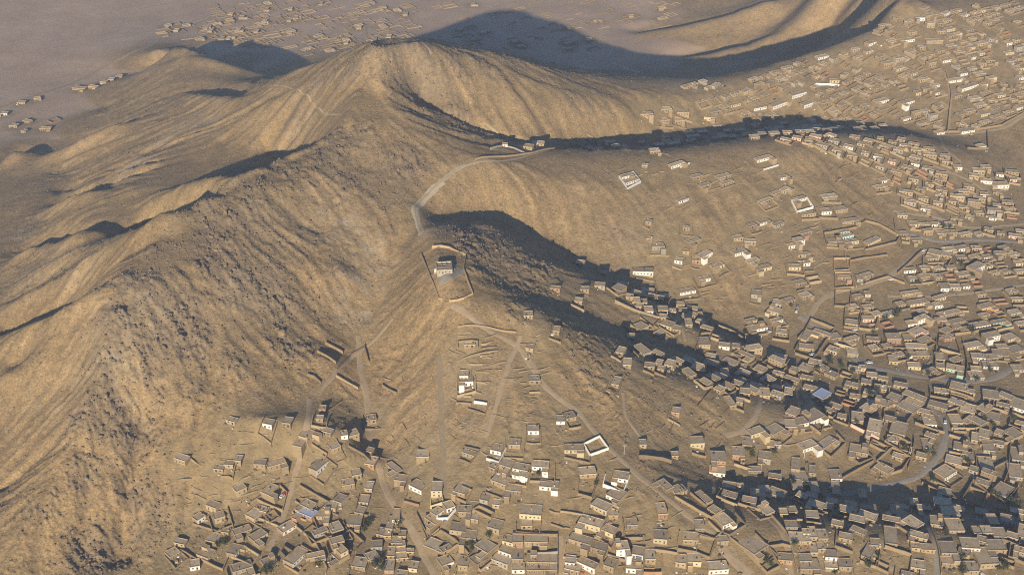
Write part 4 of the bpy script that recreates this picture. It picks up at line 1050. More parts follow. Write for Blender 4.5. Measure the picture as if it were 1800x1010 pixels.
def layout(h, i):
    """windows, door, wing of one house, in its own frame (x along the front, y into the house, z from the floor)"""
    r_ = random.Random(i*7+3)
    w, d = h['w'], h['d']
    wing = 0
    if w > 7.0 and r_.random() < 0.55:
        wing = r_.choice((-1, 1))
    ww, wl = min(4.2, w*0.36), r_.uniform(2.4, 6.0)
    lo, hi = -w/2+0.3, w/2-0.3
    if wing < 0: lo = -w/2 + ww
    if wing > 0: hi = w/2 - ww
    n_ = max(1, int((hi-lo)/2.3))
    dr = r_.randrange(n_) if n_ > 1 else -1
    spots = [(lo + (hi-lo)*(k+.5)/n_, k == dr) for k in range(n_)]
    return dict(wing=wing, ww=ww, wl=wl, spots=spots, roof=r_.randrange(3), tan=r_.choice(('t', 't', 't2', 't3')), room=r_.random() < 0.12 and w > 7 and h['d'] > 5.5)

def make_house(h, i):
    L = layout(h, i)
    code = h['code'][0]; blue = len(h['code']) > 1
    wc = L['tan'] if code == 't' else code
    w, d, hh = h['w'], h['d'], h['top']-h['floor']
    low = h['low']-h['floor']
    root = obj('house', None, loc=(h['x'], h['y'], h['floor']))
    root.empty_display_size = 1.0
    root.rotation_euler = (0, 0, h['ang'])
    def part(name, me, loc, sc=(1, 1, 1)):
        o = obj(name, me, parent=root, loc=loc); o.scale = sc
        return o
    fc = wc if wc not in 'wypbnoc' else None
    if fc is None:
        body = ('t', 't3', 't')[i % 3]
        part('facade', unit_wall(wc), (0, -d/2-.06, -.25), (w, .121, hh+.25))
    else:
        body = wc
    part('wall', unit_wall(body), (0, 0, low), (w, d, hh-low))
    fo = 0.0 if fc is not None else .122
    rf = ROOF_BLUE if blue else ROOFS[L['roof']]
    part('roof', rf, (0, 0, hh+0.002), (w+.4, d+.4, .34))
    if L['wing']:
        wx = L['wing']*(w/2-L['ww']/2)
        part('wing', unit_wall(body if i % 2 else wc), (wx, -d/2-L['wl']/2+.01, low-1.6), (L['ww']-.02, L['wl'], hh-.25-low+1.6))
        part('wing_roof', ROOFS[L['roof']], (wx, -d/2-L['wl']/2-.1, hh-.248), (L['ww']+.3, L['wl']+.2, .36))
    if L['room']:
        part('rooftop_room', unit_wall(body), (w*.28*(1 if i % 2 else -1), d*.18, hh+.2), (min(3.4, w*.35), d*.5, 2.1))
        part('rooftop_room_roof', ROOFS[L['roof']], (w*.28*(1 if i % 2 else -1), d*.18, hh+2.302), (min(3.4, w*.35)+.3, d*.5+.3, .3))
    nw = 0
    for s_ in range(h['st']):
        for sx, isdoor in L['spots']:
            if isdoor and s_ == 0:
                part('door', DOOR, (sx, -d/2-.021-fo, 0.02))
            else:
                part('window', WINDOW, (sx, -d/2-.021-fo, 0.8 + s_*2.3)); nw += 1
    tint = {'t': '', 't2': 'dark', 't3': 'pale'}[L['tan']] if code == 't' else ''
    rfw = '' if blue else ('', 'dark-roofed', 'pale-roofed')[L['roof']]
    words_ = ['long' if w > 13 else 'small' if w < 6.5 else '', 'two-storey' if h['st'] == 2 else '', 'L-shaped' if L['wing'] else '', rfw, tint, CW[code], 'house']
    if blue: words_ += ['with blue sheet roof']
    elif L['room']: words_ += ['with rooftop room']
    elif nw: words_ += ['with', NUM[min(nw, 8)], 'window' if nw == 1 else 'windows']
    pl_ = place(h['x'], h['y'])
    lab = ' '.join(x for x in words_ if x) + ' ' + pl_
    if len(lab.split()) > 16:
        lab = ' '.join(x for x in words_ if x and x != rfw) + ' ' + pl_
    if len(lab.split()) > 16:
        lab = ' '.join(x for x in words_[:words_.index('house')+1] if x) + ' ' + pl_
    root['label'] = lab; root['category'] = 'house'; root['group'] = (CW[code] + ' houses ' + pl_)
    return root
N_IND = 298
for i, h in enumerate(houses[:N_IND]):
    make_house(h, i)

class Batch:
    def __init__(s): s.v, s.f, s.m, s.n = [], [], [], 0
    def add(s, verts, faces, mi):
        s.v.append(np.asarray(verts, float)); s.f += [tuple(s.n + k for k in q) for q in faces]; s.m += [mi]*len(faces); s.n += len(verts)
    def build(s, name, mats):
        return mesh_from(name, np.concatenate(s.v).tolist(), s.f, mats, s.m)
roofv = np.array([v.co[:] for v in ROOFS[0].vertices]); rooff = [tuple(p.vertices) for p in ROOFS[0].polygons]
keys = list(WM); mats_all = [WM[k] for k in keys] + RM + [GLASS]
RI, GI = len(keys), len(keys)+3
B = Batch()
for i, h in enumerate(houses[N_IND:]):
    L = layout(h, i+N_IND); code = h['code'][0]
    wc = keys.index(L['tan'] if code == 't' else code)
    w, d, hh, low = h['w'], h['d'], h['top'], h['low']
    co, si = math.cos(h['ang']), math.sin(h['ang'])
    def put(verts, faces, mi):
        a_ = np.asarray(verts, float)
        B.add(np.c_[h['x']+a_[:,0]*co-a_[:,1]*si, h['y']+a_[:,0]*si+a_[:,1]*co, a_[:,2]], faces, mi)
    fo = 0.0
    if code in 'wypbnoc':
        put(box_v(-w/2, w/2, -d/2-.12, -d/2-.001, h['floor']-.25, hh), BOXF, wc); fo = .121
        wc = keys.index('t')
    put(box_v(-w/2, w/2, -d/2, d/2, low, hh), BOXF, wc)
    put(roofv*[w+.5, d+.5, .42]+[0, 0, hh+.002], rooff, RI+L['roof'])
    if L['wing']:
        wx = L['wing']*(w/2-L['ww']/2)
        put(box_v(wx-L['ww']/2+.01, wx+L['ww']/2-.01, -d/2-L['wl'], -d/2+.01, low-1.6, hh-.25), BOXF, wc)
        put(roofv*[L['ww']+.3, L['wl']+.2, .36]+[wx, -d/2-L['wl']/2-.1, hh-.248], rooff, RI+L['roof'])
    for sx, isdoor in L['spots']:
        z0 = h['floor'] + (0.02 if isdoor else 0.8)
        put(box_v(sx-.5, sx+.5, -d/2-.06-fo, -d/2-.002-fo, z0, h['floor']+1.65), BOXF, GI)
if B.n:
    o = obj('distant_house_mass', B.build('distant_house_mass', mats_all), kind='stuff', label='small far mud houses filling the remaining town quarters')
    
# ------------------------------------------------------------------ yard walls
def wall_mesh(name, pts, h_, mat, thick=0.42, seed=0):
    r_ = random.Random(seed)
    P_ = []
    closed = len(pts) > 3 and math.hypot(pts[0][0]-pts[-1][0], pts[0][1]-pts[-1][1]) < 0.5
    for (x0, y0), (x1, y1) in zip(pts[:-1], pts[1:]):
        n_ = max(1, int(math.hypot(x1-x0, y1-y0)/3.5))
        P_ += [(x0+(x1-x0)*k/n_, y0+(y1-y0)*k/n_) for k in range(n_)]
    if not closed: P_.append(tuple(pts[-1]))
    P_ = np.array(P_); N_ = len(P_)
    G_ = ground(P_[:, 0], P_[:, 1], False)
    nxt = np.roll(P_, -1, 0) - P_; prv = P_ - np.roll(P_, 1, 0)
    if not closed:
        nxt[-1] = prv[-1]; prv[0] = nxt[0]
    nxt /= np.linalg.norm(nxt, axis=1)[:, None] + 1e-9; prv /= np.linalg.norm(prv, axis=1)[:, None] + 1e-9
    tn = nxt + prv; tn /= np.linalg.norm(tn, axis=1)[:, None] + 1e-9
    nm = np.c_[-tn[:, 1], tn[:, 0]]
    k_ = 1.0 / np.clip((tn*nxt).sum(1), 0.45, 1)
    v = []
    for q in range(N_):
        top = G_[q] + h_ * r_.uniform(0.9, 1.05); bot = G_[q] - 1.2
        for s_ in (-1, 1):
            e_ = P_[q] + nm[q]*s_*thick/2*k_[q]
            v += [(e_[0], e_[1], bot), (e_[0], e_[1], top)]
    f = []
    rng_ = N_ if closed else N_-1
    for q in range(rng_):
        a_ = 4*q; b2 = 4*((q+1) % N_)
        f += [(a_+1, a_+3, b2+3, b2+1), (a_, a_+1, b2+1, b2), (a_+2, b2+2, b2+3, a_+3), (a_, b2, b2+2, a_+2)]
    if not closed:
        e_ = 4*(N_-1); f += [(0, 2, 3, 1), (e_, e_+1, e_+3, e_+2)]
    return v, f, P_, closed
wl_ = []
for k, (pts, h_, col, hand) in enumerate(walls):
    A_ = np.array(pts); ln = float(np.hypot(*np.diff(A_, axis=0).T).sum())
    mx, my = A_.mean(0); mz = gz(mx, my)
    px, py, f_ = to_px(mx, my, mz+h_)
    t_ = np.linspace(0.55, 0.985, 100)
    seen = bool(np.all(CAM_H+(mz+h_+.5-CAM_H)*t_ > raster(h0, mx*t_, my*t_)-0.5))
    if -10 < px < 1812 and -5 < py < 1025 and seen and ln > 2.5:
        wl_.append((ln*h_/f_**2, pts, h_, col, k, mx, my))
wl_.sort(key=lambda q: -q[0])
print('walls in view', len(wl_))
WB = Batch()
for j, (sz, pts, h_, col, k, mx, my) in enumerate(wl_):
    c_ = col if col != 't' else ('t', 't', 't2', 't3')[k % 4]
    v, f, P_, closed = wall_mesh('yard_wall', pts, h_, None, seed=k)
    if j < 295:
        ox, oy, oz = v[0]
        me = mesh_from('yard_wall', [(x-ox, y-oy, z-oz) for x, y, z in v], f, [WM[c_]])
        nseg = len(pts)-1
        shp = 'closed ring' if closed else {1: 'straight', 2: 'bent', 3: 'three-sided'}.get(nseg, 'winding')
        ht = 'knee-high' if h_ < .85 else 'low' if h_ < 1.5 else 'tall' if h_ > 2.3 else ''
        pl_ = place(mx, my)
        ln = float(np.hypot(*np.diff(np.array(pts), axis=0).T).sum())
        lg = 'short' if ln < 14 else 'long' if ln > 45 else ''
        tw = {'t2': 'dark', 't3': 'pale'}.get(c_, '')
        lab = ' '.join(x for x in (lg, ht, shp, tw, CW[col], 'yard wall', pl_) if x)
        obj('yard_wall', me, loc=(ox, oy, oz), label=lab, cat='wall', group=CW[col] + ' yard walls ' + pl_, kind='thing')
    else:
        WB.add(v, f, keys.index(c_))
if WB.n:
    obj('distant_wall_mass', WB.build('distant_wall_mass', [WM[k] for k in keys]), kind='stuff', label='far crumbling mud walls between distant houses and plots')
# ------------------------------------------------------------------ tracks and lanes laid on the ground
def road_mat(name, lo, hi, sc=0.3):
    m, n, b = new_mat(name)
    g_ = nd(n, 'ShaderNodeNewGeometry')
    c_ = ramp(n, noise(n, g_.outputs['Position'], sc, 6, 0.7), [(0.3, lo), (0.7, hi)])
    n.links.new(c_, b.inputs['Base Color'])
    bp = nd(n, 'ShaderNodeBump'); bp.inputs['Strength'].default_value = 0.5; bp.inputs['Distance'].default_value = 0.3
    n.links.new(noise(n, g_.outputs['Position'], 0.9, 5, 0.65), bp.inputs['Height']); n.links.new(bp.outputs['Normal'], b.inputs['Normal'])
    return m
RMAT = {'dirt': road_mat('packed_dirt', (0.275, 0.205, 0.13), (0.365, 0.28, 0.18)), 'scar': road_mat('pale_cut', (0.34, 0.28, 0.19), (0.46, 0.385, 0.27)), 'paved': road_mat('dusty_paving', (0.235, 0.205, 0.165), (0.30, 0.265, 0.215)),
        'gravel': road_mat('pale_gravel', (0.28, 0.22, 0.145), (0.37, 0.30, 0.205)), 'scraped': road_mat('scraped_earth', (0.20, 0.155, 0.10), (0.27, 0.21, 0.14))}
RNAME = {'dirt': 'dirt_road', 'paved': 'paved_road', 'gravel': 'gravel_road', 'scraped': 'scraped_path', 'scar': 'gravel_road'}
for k, (Q, w, surf) in enumerate(road_lines):
    seg = np.hypot(*np.diff(Q, axis=0).T); s_ = np.concatenate([[0], np.cumsum(seg)])
    n_ = max(3, int(s_[-1]/1.6))
    t_ = np.linspace(0, s_[-1], n_)
    X, Y = np.interp(t_, s_, Q[:, 0]), np.interp(t_, s_, Q[:, 1])
    tx, ty = np.gradient(X), np.gradient(Y); l_ = np.hypot(tx, ty); tx, ty = tx/l_, ty/l_
    cs = np.linspace(-.5, .5, 7)
    wob = w * (1 + 0.22*vnoise(t_/6.0, t_*0+k, 5)); wob2 = 0.14*w*vnoise(t_/9.0, t_*0+k+.5, 6)
    RX = X[:, None] - ty[:, None]*(cs[None]*wob[:, None]+wob2[:, None]); RY = Y[:, None] + tx[:, None]*(cs[None]*wob[:, None]+wob2[:, None])
    RZ = ground(RX, RY) + np.array([-.05, .14, .17, .17, .17, .14, -.05])[None] + 0.002*k
    obj(RNAME[surf], grid_mesh(RNAME[surf], RX[:, ::-1], RY[:, ::-1], RZ[:, ::-1]), RMAT[surf], kind='structure')

# ------------------------------------------------------------------ hilltop enclosure
for j, (pts, h_) in enumerate(FORT_WALLS):
    wp = [pick(px, py)[:2] for px, py in pts]
    v, f, P_, cl = wall_mesh('enclosure_wall', wp, h_*.8, None, 0.5, seed=90+j)
    ox, oy, oz = v[0]
    obj('enclosure_wall', mesh_from('enclosure_wall', [(x-ox, y-oy, z-oz) for x, y, z in v], f, [WM['t3']]), loc=(ox, oy, oz), cat='wall', kind='thing',
        label=('straight pale wall along the ravine side of the hilltop enclosure', 'long curved pale wall closing the hilltop enclosure toward the town')[j])
fx, fy, fz = pick(781, 474)
fz = float(ground(np.array([fx]), np.array([fy]), False)[0])
fort = obj('hilltop_building', None, loc=(fx, fy, fz), label='grey roofless stone building inside the hilltop enclosure', cat='building'); fort.rotation_euler = (0, 0, 0.12)
obj('outer_wall', boxes('outer_wall', [((-5.2,5.2,-.5,-.05,-2,3.1),0),((-5.2,5.2,6.0,6.45,-2,3.3),0),((-5.2,-4.75,-.048,5.998,-2,3.2),0),((4.75,5.2,-.048,5.998,-2,3.2),0)], [WM['g']]), parent=fort)
for q, bx_ in enumerate(((-1.6,-1.25,-.04,5.99,-1,2.9),(1.5,1.85,-.04,5.99,-1,2.9),(-4.74,-1.61,2.8,3.15,-1,2.8),(-1.24,1.49,3.0,3.35,-1,2.8),(1.86,4.74,2.6,2.95,-1,2.8))):
    obj('partition', boxes('partition', [(bx_, 0)], [WM['g']]), parent=fort)
obj('front_room', boxes('front_room', [((-5.0,5.0,-4.6,-.51,-2,2.9),0)], [WM['g']]), parent=fort)
o = obj('roof', ROOFS[1], parent=fort, loc=(0, -2.6, 2.902)); o.scale = (10.3, 4.3, .35)
for sx in (-3.4, 0.6, 3.2):
    obj('window', WINDOW, parent=fort, loc=(sx, -4.621, 0.9))
obj('door', DOOR, parent=fort, loc=(-1.3, -4.621, 0.02))
# grey gravel apron round it
a_ = np.linspace(0, 2*math.pi, 41)[:-1]; rr = np.linspace(0, 1, 9)
AX = fx + 3 + np.outer(rr, np.cos(a_))*(9+1.6*np.sin(3*a_+1))[None]; AY = fy - 1 + np.outer(rr, np.sin(a_))*(11+2*np.sin(2*a_))[None]
AX = np.c_[AX, AX[:, :1]]; AY = np.c_[AY, AY[:, :1]]
obj('gravel_apron', grid_mesh('gravel_apron', AX, AY, ground(AX, AY)+0.16-0.3*(rr[:, None] > .99)), road_mat('grey_chippings', (0.19, 0.175, 0.15), (0.28, 0.255, 0.21), 0.5), kind='structure')
def lathe(name, prof, n_, mats):
    v = [(r*math.cos(2*math.pi*k/n_), r*math.sin(2*math.pi*k/n_), z) for r, z in prof for k in range(n_)]
    f = [(j*n_+k, j*n_+(k+1) % n_, (j+1)*n_+(k+1) % n_, (j+1)*n_+k) for j in range(len(prof)-1) for k in range(n_)]
    return mesh_from(name, v, f, mats)
tx_, ty_, tz_ = pick(766, 478)
tank = obj('water_tank', None, loc=(tx_, ty_, tz_), label='small white domed water tank beside the roofless hilltop building', cat='tank')
obj('tank_body', lathe('tank_body', [(1.1,-.5),(1.1,1.7),(1.0,2.1),(.7,2.5),(.3,2.7),(.01,2.72)], 16, [WM['w']]), parent=tank)
obj('tank_base', lathe('tank_base', [(1.5,-1),(1.5,.25),(1.101,.25)], 16, [WM['g']]), parent=tank)

# ------------------------------------------------------------------ trees in the yards
BARK = plaster('bark', (0.12, 0.09, 0.065), 0.2, 2.0)
LEAF, n, b = new_mat('dusty_leaves')
g_ = nd(n, 'ShaderNodeNewGeometry')
n.links.new(ramp(n, noise(n, g_.outputs['Position'], 0.8, 3, 0.6), [(0.3, (0.045, 0.058, 0.028)), (0.55, (0.07, 0.082, 0.04)), (0.75, (0.105, 0.105, 0.055))]), b.inputs['Base Color'])
def tree_meshes(seed):
    r_ = random.Random(seed)
    v, f = [], []
    def limb(p0, p1, r0, r1, n_=6):
        o_ = len(v)
        d_ = np.array(p1)-np.array(p0); d_ /= np.linalg.norm(d_)
        s1 = np.cross(d_, (0.3, 1, 0.2)); s1 /= np.linalg.norm(s1); s2 = np.cross(d_, s1)
        for p, r in ((p0, r0), (p1, r1)):
            for k in range(n_):
                a_ = 2*math.pi*k/n_
                v.append(tuple(np.array(p)+r*(math.cos(a_)*s1+math.sin(a_)*s2)))
        f.extend([(o_+k, o_+(k+1) % n_, o_+n_+(k+1) % n_, o_+n_+k) for k in range(n_)])
    limb((0, 0, -.05), (0.03, 0, .42), .05, .035)
    tips = []
    for k in range(6):
        a_ = 2*math.pi*k/6 + r_.uniform(-.4, .4)
        tip = (0.28*math.cos(a_)*r_.uniform(.6, 1.2), 0.28*math.sin(a_)*r_.uniform(.6, 1.2), r_.uniform(.55, .9))
        limb((0.03, 0, .38), tip, .028, .008, 5); tips.append(tip)
    trunk = mesh_from('trunk', v, f, [BARK])
    lv, lf = [], []
    for k in range(230):
        t_ = r_.choice(tips); s_ = r_.uniform(.0, 1)**.5
        c_ = np.array([t_[0]*r_.uniform(.3, 1.25)+r_.gauss(0, .09), t_[1]*r_.uniform(.3, 1.25)+r_.gauss(0, .09), t_[2]+r_.gauss(0, .10)])
        q = np.array([[r_.gauss(0, 1) for _ in range(3)] for _ in range(2)])
        q /= np.linalg.norm(q, axis=1)[:, None]
        sz = r_.uniform(.035, .075); o_ = len(lv)
        lv += [tuple(c_+sz*(q[0]*a_+q[1]*b_)) for a_, b_ in ((-1,-.6),(1,-.6),(.8,.7),(-.7,.8))]
        lf.append((o_, o_+1, o_+2, o_+3))
    return trunk, mesh_from('crown', lv, lf, [LEAF])
TM = [tree_meshes(s_) for s_ in range(5)]
for k, (px, py, hgt) in enumerate(TREES):
    X, Y, Z = pick(px, py)
    near = [h for h in houses if abs(h['x']-X) < 14 and abs(h['y']-Y) < 14]
    for _ in range(12):                            # stand in the yard, clear of the house walls
        hit = [h for h in near if abs((X-h['x'])*math.cos(h['ang'])+(Y-h['y'])*math.sin(h['ang'])) < h['w']/2+1.2 and abs(-(X-h['x'])*math.sin(h['ang'])+(Y-h['y'])*math.cos(h['ang'])) < h['d']/2+1.2]
        if not hit: break
        h = hit[0]; X += 1.2*math.sin(h['ang']); Y -= 1.2*math.cos(h['ang'])
    Z = float(ground(np.array([X]), np.array([Y]))[0])
    t = obj('tree', None, loc=(X, Y, Z), cat='tree', group='dusty trees ' + place(X, Y), label=('tall' if hgt > 4 else 'small' if hgt < 4 else 'bushy') + ' dusty green tree ' + place(X, Y))
    t.rotation_euler = (0, 0, k*1.7); t.scale = (hgt*1.35, hgt*1.35, hgt*1.05)
    tr, cr = TM[k % 5]
    obj('trunk', tr, parent=t); obj('crown', cr, parent=t)

# ------------------------------------------------------------------ cars and poles
def paint(name, col):
    m, n, b = new_mat(name); b.inputs['Base Color'].default_value = (*col, 1); b.inputs['Roughness'].default_value = 0.4; b.inputs['Specular IOR Level'].default_value = 0.4
    return m
CARP = {'w': paint('white_paint', (.72, .72, .71)), 'r': paint('red_paint', (.35, .04, .03)), 'b': paint('blue_paint', (.08, .12, .25)), 'g': paint('grey_paint', (.25, .26, .27))}
TYRE = paint('tyre', (.02, .02, .02))
def extr(name, prof, y0, y1, mat):
    n_ = len(prof)
    v = [(x, y, z) for y in (y0, y1) for x, z in prof]
    f = [tuple(range(n_)), tuple(range(2*n_-1, n_-1, -1))] + [(k, n_+k, n_+(k+1) % n_, (k+1) % n_) for k in range(n_)]
    return mesh_from(name, v, f, [mat])
CB = {c_: extr('body', [(-2.1,.35),(2.1,.35),(2.15,.7),(1.9,.86),(.95,.95),(-1.85,.98),(-2.12,.8)], -.85, .85, m_) for c_, m_ in CARP.items()}
CC = {c_: extr('cabin_roof', [(-1.35,1.38),(.25,1.38),(.2,1.47),(-1.3,1.47)], -.68, .68, m_) for c_, m_ in CARP.items()}
CG = extr('windows', [(-1.75,.97),(.85,.95),(.25,1.381),(-1.35,1.381)], -.74, .74, GLASS)
WHL = mesh_from('wheel', [(.33*math.cos(2*math.pi*k/14), s_, .33*math.sin(2*math.pi*k/14)) for s_ in (-.11, .11) for k in range(14)],
                [tuple(range(14)), tuple(range(27, 13, -1))] + [(k, 14+k, 14+(k+1) % 14, (k+1) % 14) for k in range(14)], [TYRE])
CN = {'w': 'white', 'r': 'red', 'b': 'dark blue', 'g': 'grey'}
for px, py, c_, dg in CARS:
    X, Y, Z = pick(px, py)
    for _ in range(12):
        hit = [h for h in houses if abs((X-h['x'])*math.cos(h['ang'])+(Y-h['y'])*math.sin(h['ang'])) < h['w']/2+2 and abs(-(X-h['x'])*math.sin(h['ang'])+(Y-h['y'])*math.cos(h['ang'])) < h['d']/2+2]
        if not hit: break
        h = hit[0]; X += 1.5*math.sin(h['ang']); Y -= 1.5*math.cos(h['ang'])
    Z = float(ground(np.array([X]), np.array([Y]))[0]) + 0.17
    car = obj('parked_car', None, loc=(X, Y, Z), cat='car', label=CN[c_] + ' saloon car parked ' + place(X, Y), group=CN[c_] + ' cars parked ' + place(X, Y))
    car.rotation_euler = (0, 0, math.radians(dg))
    obj('body', CB[c_], parent=car); obj('windows', CG, parent=car); obj('cabin_roof', CC[c_], parent=car)
    for wx in (-1.3, 1.3):
        for wy in (-.78, .78):
            obj('wheel', WHL, parent=car, loc=(wx, wy, .33))
PST = lathe('post', [(.11,-.4),(.10,3),(.07,7.0),(.01,7.02)], 8, [WM['w']])
PAR = boxes('cross_arm', [((-.9,.9,-.06,.06,6.3,6.45),0),((-.75,-.65,-.05,.05,6.451,6.65),0),((.65,.75,-.05,.05,6.451,6.65),0)], [FRAME])
for px, py in POLES:
    X, Y, Z = pick(px, py)
    p_ = obj('utility_pole', None, loc=(X, Y, Z), cat='pole', label='slender pale utility pole ' + place(X, Y), group='utility poles ' + place(X, Y))
    obj('post', PST, parent=p_); obj('cross_arm', PAR, parent=p_)

# ------------------------------------------------------------------ clutter in the yards and on the roofs
rs = np.random.RandomState(21)
CL = Batch()
cl_m = [WM['t2'], WM['t3'], WM['g'], WM['w'], WOOD, CARP['b'], CARP['r'], LEAF]
for h in houses:
    near = 1.0 if h['y'] < 760 else 0.6
    co, si = math.cos(h['ang']), math.sin(h['ang'])
    for k in range(int(rs.poisson(7*near))):
        if k < 1 + (rs.rand() < .3) and rs.rand() < .6:          # on the roof
            u, v, z = rs.uniform(-.4, .4)*h['w'], rs.uniform(-.35, .35)*h['d'], None
        else:
            u, v, z = rs.uniform(-.65, .65)*h['w'], -h['d']/2 - rs.uniform(.4, 6.5), 0
        x, y = h['x']+u*co-v*si, h['y']+u*si+v*co
        if z is None:
            z = h['top']+.15; s_ = rs.uniform(.25, .6); hh_ = rs.uniform(.3, .9)
        else:
            z = gz(x, y)-.15; s_ = .2+1.0*rs.rand()**2.2; hh_ = .25+.9*rs.rand()**2
        a_ = rs.uniform(0, 3.1); c2, s2 = math.cos(a_), math.sin(a_)
        e_ = s_*rs.uniform(.4, 1.0); tp = rs.uniform(.45, 1.0)
        vv = [(x+p*(tp if zz_ else 1)*c2-q*(tp if zz_ else 1)*s2, y+p*(tp if zz_ else 1)*s2+q*(tp if zz_ else 1)*c2, z+zz_*hh_) for zz_ in (0, 1) for q in (-e_, e_) for p in (-s_, s_)]
        CL.add(vv, BOXF, int(rs.choice(8, p=[.33, .22, .16, .06, .12, .025, .025, .06])))
obj('household_clutter', CL.build('household_clutter', cl_m), kind='stuff', label='small heaps, crates and rubble in yards and on flat roofs')

# ------------------------------------------------------------------ rock outcrops and loose stones
ROCK, n, b = new_mat('weathered_rock')
g_ = nd(n, 'ShaderNodeNewGeometry')
n.links.new(ramp(n, noise(n, g_.outputs['Position'], 0.5, 6, 0.7), [(0.3, (0.105, 0.085, 0.066)), (0.55, (0.20, 0.155, 0.112)), (0.75, (0.31, 0.235, 0.16))]), b.inputs['Base Color'])
bp = nd(n, 'ShaderNodeBump'); bp.inputs['Strength'].default_value = 0.8; bp.inputs['Distance'].default_value = 0.4
n.links.new(noise(n, g_.outputs['Position'], 1.1, 6, 0.7), bp.inputs['Height']); n.links.new(bp.outputs['Normal'], b.inputs['Normal'])
import bmesh
def rock_mesh(seed, sub=3):
    bm = bmesh.new()
    bmesh.ops.create_icosphere(bm, subdivisions=sub, radius=1.0)
    r_ = random.Random(seed)
    planes = [(np.array([r_.gauss(0, 1), r_.gauss(0, 1), r_.gauss(0, .7)+.3]), r_.uniform(.35, .85)) for _ in range(16)]
    planes = [(p/np.linalg.norm(p), d_) for p, d_ in planes]
    for v_ in bm.verts:
        c_ = np.array(v_.co)
        for p, d_ in planes:                       # chop flat faces off
            s_ = c_ @ p
            if s_ > d_: c_ = c_ - p*(s_-d_)
        c_ *= 1 + 0.10*math.sin(5*c_[0]+seed)*math.sin(6*c_[1]+2*seed)
        v_.co = c_
    me = bpy.data.meshes.new('rock_outcrop'); bm.to_mesh(me); bm.free()
    me.materials.append(ROCK)
    return me
RK = [rock_mesh(s_) for s_ in range(8)]
OUTCROPS = [(357,388,9),(362,398,6),(398,378,8),(412,384,7),(372,418,7),(380,440,6),(398,470,6),(412,478,5),(438,492,7),(462,512,7),(480,528,6),(498,548,6),(300,556,7),(322,552,6),(338,566,7),(345,580,8),(306,575,6),(318,598,6),
 (288,612,8),(276,600,6),(214,606,7),(226,614,6),(322,616,6),(330,632,5),(262,520,6),(250,490,6),(505,612,6),(516,620,5),(402,650,6),(262,662,6),(254,668,5),(188,700,8),(196,712,9),(186,735,6),(178,772,6),(226,768,7),(236,776,6),
 (270,742,6),(285,738,5),(152,842,7),(168,830,6),(234,872,6),(250,864,4),(174,982,8),(160,978,6),(288,868,6),(296,905,5),(74,902,5),(816,408,5),(832,420,6),(846,430,5),(812,424,5),(826,444,6),(838,452,5),(872,442,5),(884,452,5),
 (905,478,5),(930,462,4),(938,492,5),(944,512,4),(600,248,6),(612,262,5),(628,262,4),(690,278,6),(700,300,6),(676,322,5),(664,340,5),(712,296,4),(760,150,6),(775,168,6),(792,190,6),(806,205,6),(700,128,5),(684,112,5),(858,125,6),(870,132,5),(1002,178,6),(640,150,5),
 (1056,648,4),(1040,636,4),(1150,690,4),(1076,664,4),(930,408,3),(780,600,3)]
OUT_PL = ['on the main peak', 'on the rocky flank of the near hill', 'on the rocky ridge behind the hilltop enclosure', 'low on the stony near hill', 'on the slope above the town']
for k, (px, py, sz) in enumerate(OUTCROPS):
    X, Y, Z = pick(px, py)
    Z = float(ground(np.array([X]), np.array([Y]))[0])
    zone = 0 if py < 345 and px < 1100 else 2 if 780 < px < 960 and py < 540 else 1 if py < 660 and px < 560 else 3 if px < 560 else 4
    big = 'large' if sz >= 7 else 'small' if sz <= 4 else 'medium-sized'
    o = obj('rock_outcrop', RK[k % 8], loc=(X, Y, Z + sz*0.05), cat='rock', kind='thing', label=big + ' dark jagged rock outcrop ' + OUT_PL[zone], group='rock outcrops ' + OUT_PL[zone])
    o.rotation_euler = (0.25*math.sin(k*2.1), 0.3*math.cos(k*1.7), k*2.4)
    o.scale = (sz*.42, sz*.26, sz*.24)
# loose stones
rs = np.random.RandomState(4)
N0 = 150000
SX = rs.uniform(-520, 520, N0); SY = 450 + 760*rs.rand(N0)**1.3
dens = 0.04 + 1.1*raster(rock_r, SX, SY)**1.0 + 0.10*raster(hill_r, SX, SY) + 0.10*smooth(0.1, 0.5, fbm(SX, SY, 40, 3, 77))
dens *= (1 - raster(flat_r, SX, SY)) * (1 - raster(plain_r, SX, SY))
k_ = (rs.rand(N0) < dens*0.7) & (np.abs(SX) < 0.46*(0.8625*SY+250))
SX, SY = SX[k_], SY[k_]
SZ = ground(SX, SY)
oct_ = np.array([(1,0,0),(0,1,0),(-1,0,0),(0,-1,0),(.15,.1,.9),(0,0,-.7)]); of = np.array([(0,1,4),(1,2,4),(2,3,4),(3,0,4),(1,0,5),(2,1,5),(3,2,5),(0,3,5)])
n_ = len(SX)
sz = 0.3 + 0.9*rs.rand(n_)**3 + 0.8*raster(rock_r, SX, SY)*rs.rand(n_)**2
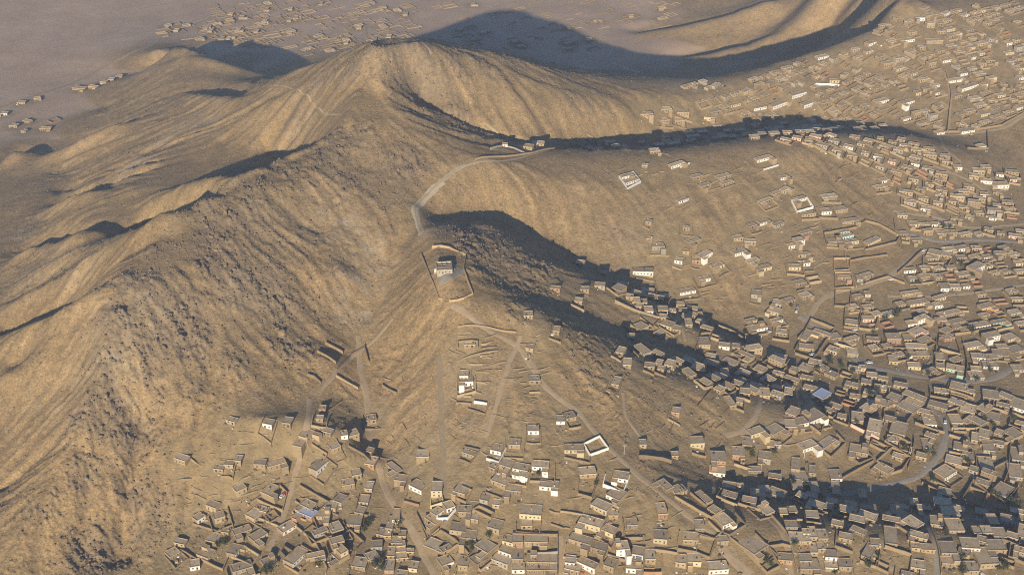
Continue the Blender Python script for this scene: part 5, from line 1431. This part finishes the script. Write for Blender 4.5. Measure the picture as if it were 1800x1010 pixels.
V = oct_[None]*rs.uniform(.6, 1.3, (n_, 6, 1))*sz[:, None, None]*np.stack([rs.uniform(.7, 1.5, n_), rs.uniform(.6, 1.1, n_), rs.uniform(.5, .9, n_)], -1)[:, None, :]
a_ = rs.uniform(0, 6.28, n_)[:, None]
V = np.stack([V[..., 0]*np.cos(a_)-V[..., 1]*np.sin(a_)+SX[:, None], V[..., 0]*np.sin(a_)+V[..., 1]*np.cos(a_)+SY[:, None], V[..., 2]+SZ[:, None]+0.1*sz[:, None]], -1)
F = (of[None]+6*np.arange(n_)[:, None, None]).reshape(-1, 3)
me = bpy.data.meshes.new('loose_stones')
me.vertices.add(n_*6); me.vertices.foreach_set('co', V.astype(np.float32).ravel())
me.loops.add(F.size); me.loops.foreach_set('vertex_index', F.astype(np.int32).ravel())
me.polygons.add(len(F)); me.polygons.foreach_set('loop_start', np.arange(0, F.size, 3, dtype=np.int32))
me.update(); me.validate()
obj('loose_stones', me, ROCK, kind='stuff', label='loose stones and rubble strewn over the bare hillsides')
print('stones', n_)
# ------------------------------------------------------------------ the dusty air
hz = bpy.data.materials.new('dusty_air'); hz.use_nodes = True
hn = hz.node_tree
for x_ in list(hn.nodes):
    if x_.type == 'BSDF_PRINCIPLED':
        hn.nodes.remove(x_)
pv = hn.nodes.new('ShaderNodeVolumePrincipled')
pv.inputs['Color'].default_value = (0.66, 0.76, 1.0, 1)
pv.inputs['Density'].default_value = 0.00008
pv.inputs['Anisotropy'].default_value = 0.0
hn.links.new(pv.outputs[0], hn.nodes['Material Output'].inputs['Volume'])
def box_mesh(name, x0, x1, y0, y1, z0, z1):
    me = bpy.data.meshes.new(name)
    me.from_pydata([(x, y, z) for z in (z0, z1) for y in (y0, y1) for x in (x0, x1)], [],
                   [(0, 2, 3, 1), (4, 5, 7, 6), (0, 1, 5, 4), (2, 6, 7, 3), (0, 4, 6, 2), (1, 3, 7, 5)])
    return me
zmin = float(TZ.min())
obj('haze', box_mesh('haze', -42000, 42000, -3600, 36000, zmin - 1.0, CAM_H + 15), hz, kind='stuff', label='thin dusty blue haze over the valley')
